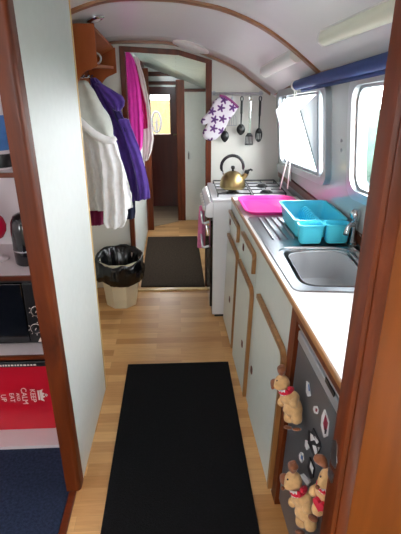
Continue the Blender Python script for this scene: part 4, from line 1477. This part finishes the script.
# bottle on the upper shelf
q = aty(1.5, 172, 1.76)
bt = root('bottle', (q.x, 1.78, 1.275), 'blue labelled bottle with dark purple cap on the upper shelf', 'bottle')
obj('bottle_body', MB().lathe([(.036, .001), (.04, .01), (.04, .20), (.030, .228), (.018, .24), (.018, .255), (0, .256)], (q.x, 1.78, 1.275), 20), 'shelfwhite', bt, smooth=True)
obj('label', MB().lathe([(.0405, .07), (.0408, .072), (.0408, .19), (.0405, .192)], (q.x, 1.78, 1.275), 20, cap=False), 'bottle', bt, smooth=True)
obj('base_band', MB().lathe([(.0405, .008), (.0408, .01), (.0408, .055), (.0405, .057)], (q.x, 1.78, 1.275), 20, cap=False), 'black', bt, smooth=True)
obj('cap', MB().lathe([(.021, .245), (.021, .275), (.018, .278), (0, .278)], (q.x, 1.78, 1.275), 16), 'purplecap', bt, smooth=True)

# ------------------------------------------------------------------ right post and bulkhead
mb = MB()
sec = [(.340, .800), (.3385, .756), (.343, .748), (.352, .748), (.3545, .7515), (.357, .749), (.378, .750), (.386, .757), (.386, .800)]
mb.prism([(x, y, 0) for x, y in sec], (0, 0, 2.03))
struct('trim_13', mb, 'mahog', 'varnished mahogany door post in front of the worktop', 'post', smooth=True)
mb = MB().box(.386, 1.25, .765, .795, 0, 1.98)
struct('wall_right.003', mb, 'ply', 'orange varnished plywood bulkhead on the right', 'wall')
sp = root('strike_plate', (.338, .778, .80), 'worn metal strike plate on the right door post', 'strike plate')
obj('plate', MB().prism([(.3392, y, z) for y, z in [(.779 + a * 1.25, .812 + b) for a, b in ((-.014, -.022), (.004, -.030), (.014, -.014), (.010, .004), (.015, .022), (.004, .040), (-.008, .036), (-.012, .012), (-.018, .0))]], (-.003, 0, 0)), 'steel', sp)
obj('keeper', MB().prism([(.3392, .780 + a, .752 + b) for a, b in rrect(.026, .026, .003, 2)], (-.004, 0, 0)), 'steel', sp)

# ------------------------------------------------------------------ saloon round the camera (lights the foreground)
def wall_with_window(name, a, b, axis, pos, z1, wins, mat, label):
    """a..b along the other axis"""
    holes = [[(w0, h0), (w1, h0), (w1, h1), (w0, h1)] for w0, w1, h0, h1 in wins]
    f = (lambda p, z: Vector((p, pos, z))) if axis == 'y' else (lambda p, z: Vector((pos, p, z)))
    o = struct(name, filled([(a, 0), (b, 0), (b, z1), (a, z1)], holes, f), mat, label, 'wall')
    solid(o, .03, 0)
    for i, (w0, w1, h0, h1) in enumerate(wins):
        e = .004
        g = obj('pane', MB().add([f(w0 - e, h0 - e), f(w1 + e, h0 - e), f(w1 + e, h1 + e), f(w0 - e, h1 + e)], [(0, 1, 2, 3)]), 'glass', o)
        solid(g, .004, 0)
    return o


wall_with_window('wall_back', -1.76, 1.26, 'y', -1.6, 2.05, [(-.75, .25, 1.2, 1.7)], 'cream', 'saloon wall behind with a window')
wall_with_window('wall_right.004', -1.6, .78, 'x', 1.25, 2.05, [(-1.2, -.6, 1.2, 1.55)], 'cream', 'right saloon wall with a window')
wall_with_window('wall_left.005', -1.6, 2.1, 'x', -1.76, 2.05, [(-1.0, -.2, 1.1, 1.55)], 'shelfwhite', 'left saloon wall with a window added for light')  # unseen window, put in to light the blue carpet
mb = MB().box(-1.76, 1.26, -1.6, .70, 2.05, 2.09).box(-1.76, -.45, .70, 2.1, 2.05, 2.09)
struct('ceiling.003', mb, 'ceil', 'flat white ceiling of the saloon', 'ceiling')
mb = MB().box(-.45, .40, .70, .72, 2.075, 2.1)
struct('trim_14', mb, 'mahogx', 'beam where the saloon ceiling meets the galley ceiling', 'beam')

# ------------------------------------------------------------------ outside
struct('ground_reflector', MB().box(0.98, 2.15, -3, 7, -.5, -.05), 'reflector', 'unseen added pale pontoon along the boat side', 'reflector')  # added out of view to bounce daylight up onto the galley ceiling
mb = MB().box(1.2, 9, -6, 14, -.55, -.5)
struct('water_surface', mb, 'water', 'calm water beside the boat', 'water')
gb = MB()
rg = []
for i in range(22):
    y = -4 + i * .9
    rg.append([Vector((4.2 + .5 * noise.noise(Vector((y, 0, 1))), y, -.5)), Vector((5.0, y, .25 + .3 * noise.noise(Vector((y * .7, 1, 2))))), Vector((6.6, y, .62 + .5 * noise.noise(Vector((y * .5, 4, 2))))), Vector((9.0, y, .75)), Vector((9.0, y, -.5))])
gb.loft(rg)
o = struct('ground_bank', gb, 'grass', 'grassy far bank seen through the near window', 'bank', smooth='full')
mb = MB().box(-1.2, .7, 7.4, 7.45, -.5, 1.25)  # its yellow colour stands in for the yellow light outside
struct('yellow_light_backdrop', mb, 'yellow', 'wall coloured for the yellow light outside the far door window', 'backdrop')
ow = root('spoked_wheel', (-.27, 6.9, .8), 'grey spoked wheel outside the far door window', 'wheel')
wc = aty(156.5, 122, 6.9)
ow.location = wc
obj('rim', MB().tube([(wc.x + .065 * math.cos(a), 6.9, wc.z + .14 * math.sin(a)) for a in [2 * PI * i / 24 for i in range(25)]], .014, 8), 'wheel', ow, smooth=True)
mb = MB()
for i in range(8):
    a = PI * i / 4
    mb.tube([wc, (wc.x + .065 * math.cos(a), 6.9, wc.z + .14 * math.sin(a))], .006, 6)
obj('spoke', mb, 'wheel', ow)
obj('stand', MB().box(wc.x - .012, wc.x + .012, 6.90, 6.93, 0, wc.z), 'wheel', ow)
struct('ground_quay', MB().box(-3, 1.1, 6.05, 8, -.5, 0), 'farfloor', 'boarded landing outside the far door', 'ground')

# ------------------------------------------------------------------ light
wd = bpy.data.worlds.new('sky')
S.world = wd
wd.use_nodes = True
nt = wd.node_tree
bg = nt.nodes['Background']
bg.inputs['Color'].default_value = (0.96, 0.98, 1.0, 1)
bg.inputs['Strength'].default_value = 18


def portal(loc, n, sx, sy):
    l = bpy.data.lights.new('window_portal', 'AREA')
    l.shape = 'RECTANGLE'
    l.size, l.size_y = sx, sy
    o = bpy.data.objects.new('window_portal', l)
    COL.objects.link(o)
    o.location = loc
    o.rotation_euler = Vector(n).to_track_quat('-Z', 'Z').to_euler()
    l.cycles.is_portal = True
    return o


portal((.80, 2.80, 1.28), (-1, 0, -.1), .52, 1.0)
portal((.83, 1.52, 1.34), (-1, 0, -.1), .54, 1.0)
portal((-.25, -1.65, 1.45), (0, 1, 0), 1.0, .5)
portal((1.30, -.9, 1.375), (-1, 0, 0), .6, .35)
portal((-1.81, -.6, 1.325), (1, 0, 0), .8, .45)
portal((.39, 4.25, 1.165), (-1, 0, 0), 1.0, .43)
portal((-.2, 6.0, 1.15), (0, -1, 0), .25, .46)

# ------------------------------------------------------------------ camera
cd = bpy.data.cameras.new('camera')
cam = bpy.data.objects.new('camera', cd)
COL.objects.link(cam)
cd.sensor_fit = 'VERTICAL'
cd.sensor_height = 36
cd.lens = 36 * FPX / 534
cd.clip_start = .02
cam.location = CAM
m = Matrix((RT, -DN, -FW)).transposed()
cam.rotation_euler = m.to_euler()
S.camera = cam

S.view_settings.view_transform = 'Standard'
S.view_settings.look = 'None'
S.view_settings.gamma = 1
S.view_settings.use_curve_mapping = False
S.view_settings.exposure = 0.0
S.cycles.max_bounces = 10
S.cycles.diffuse_bounces = 6
S.cycles.transparent_max_bounces = 12
S.cycles.use_denoising = True
S.cycles.caustics_reflective = False
S.cycles.caustics_refractive = False
S.cycles.sample_clamp_indirect = 6
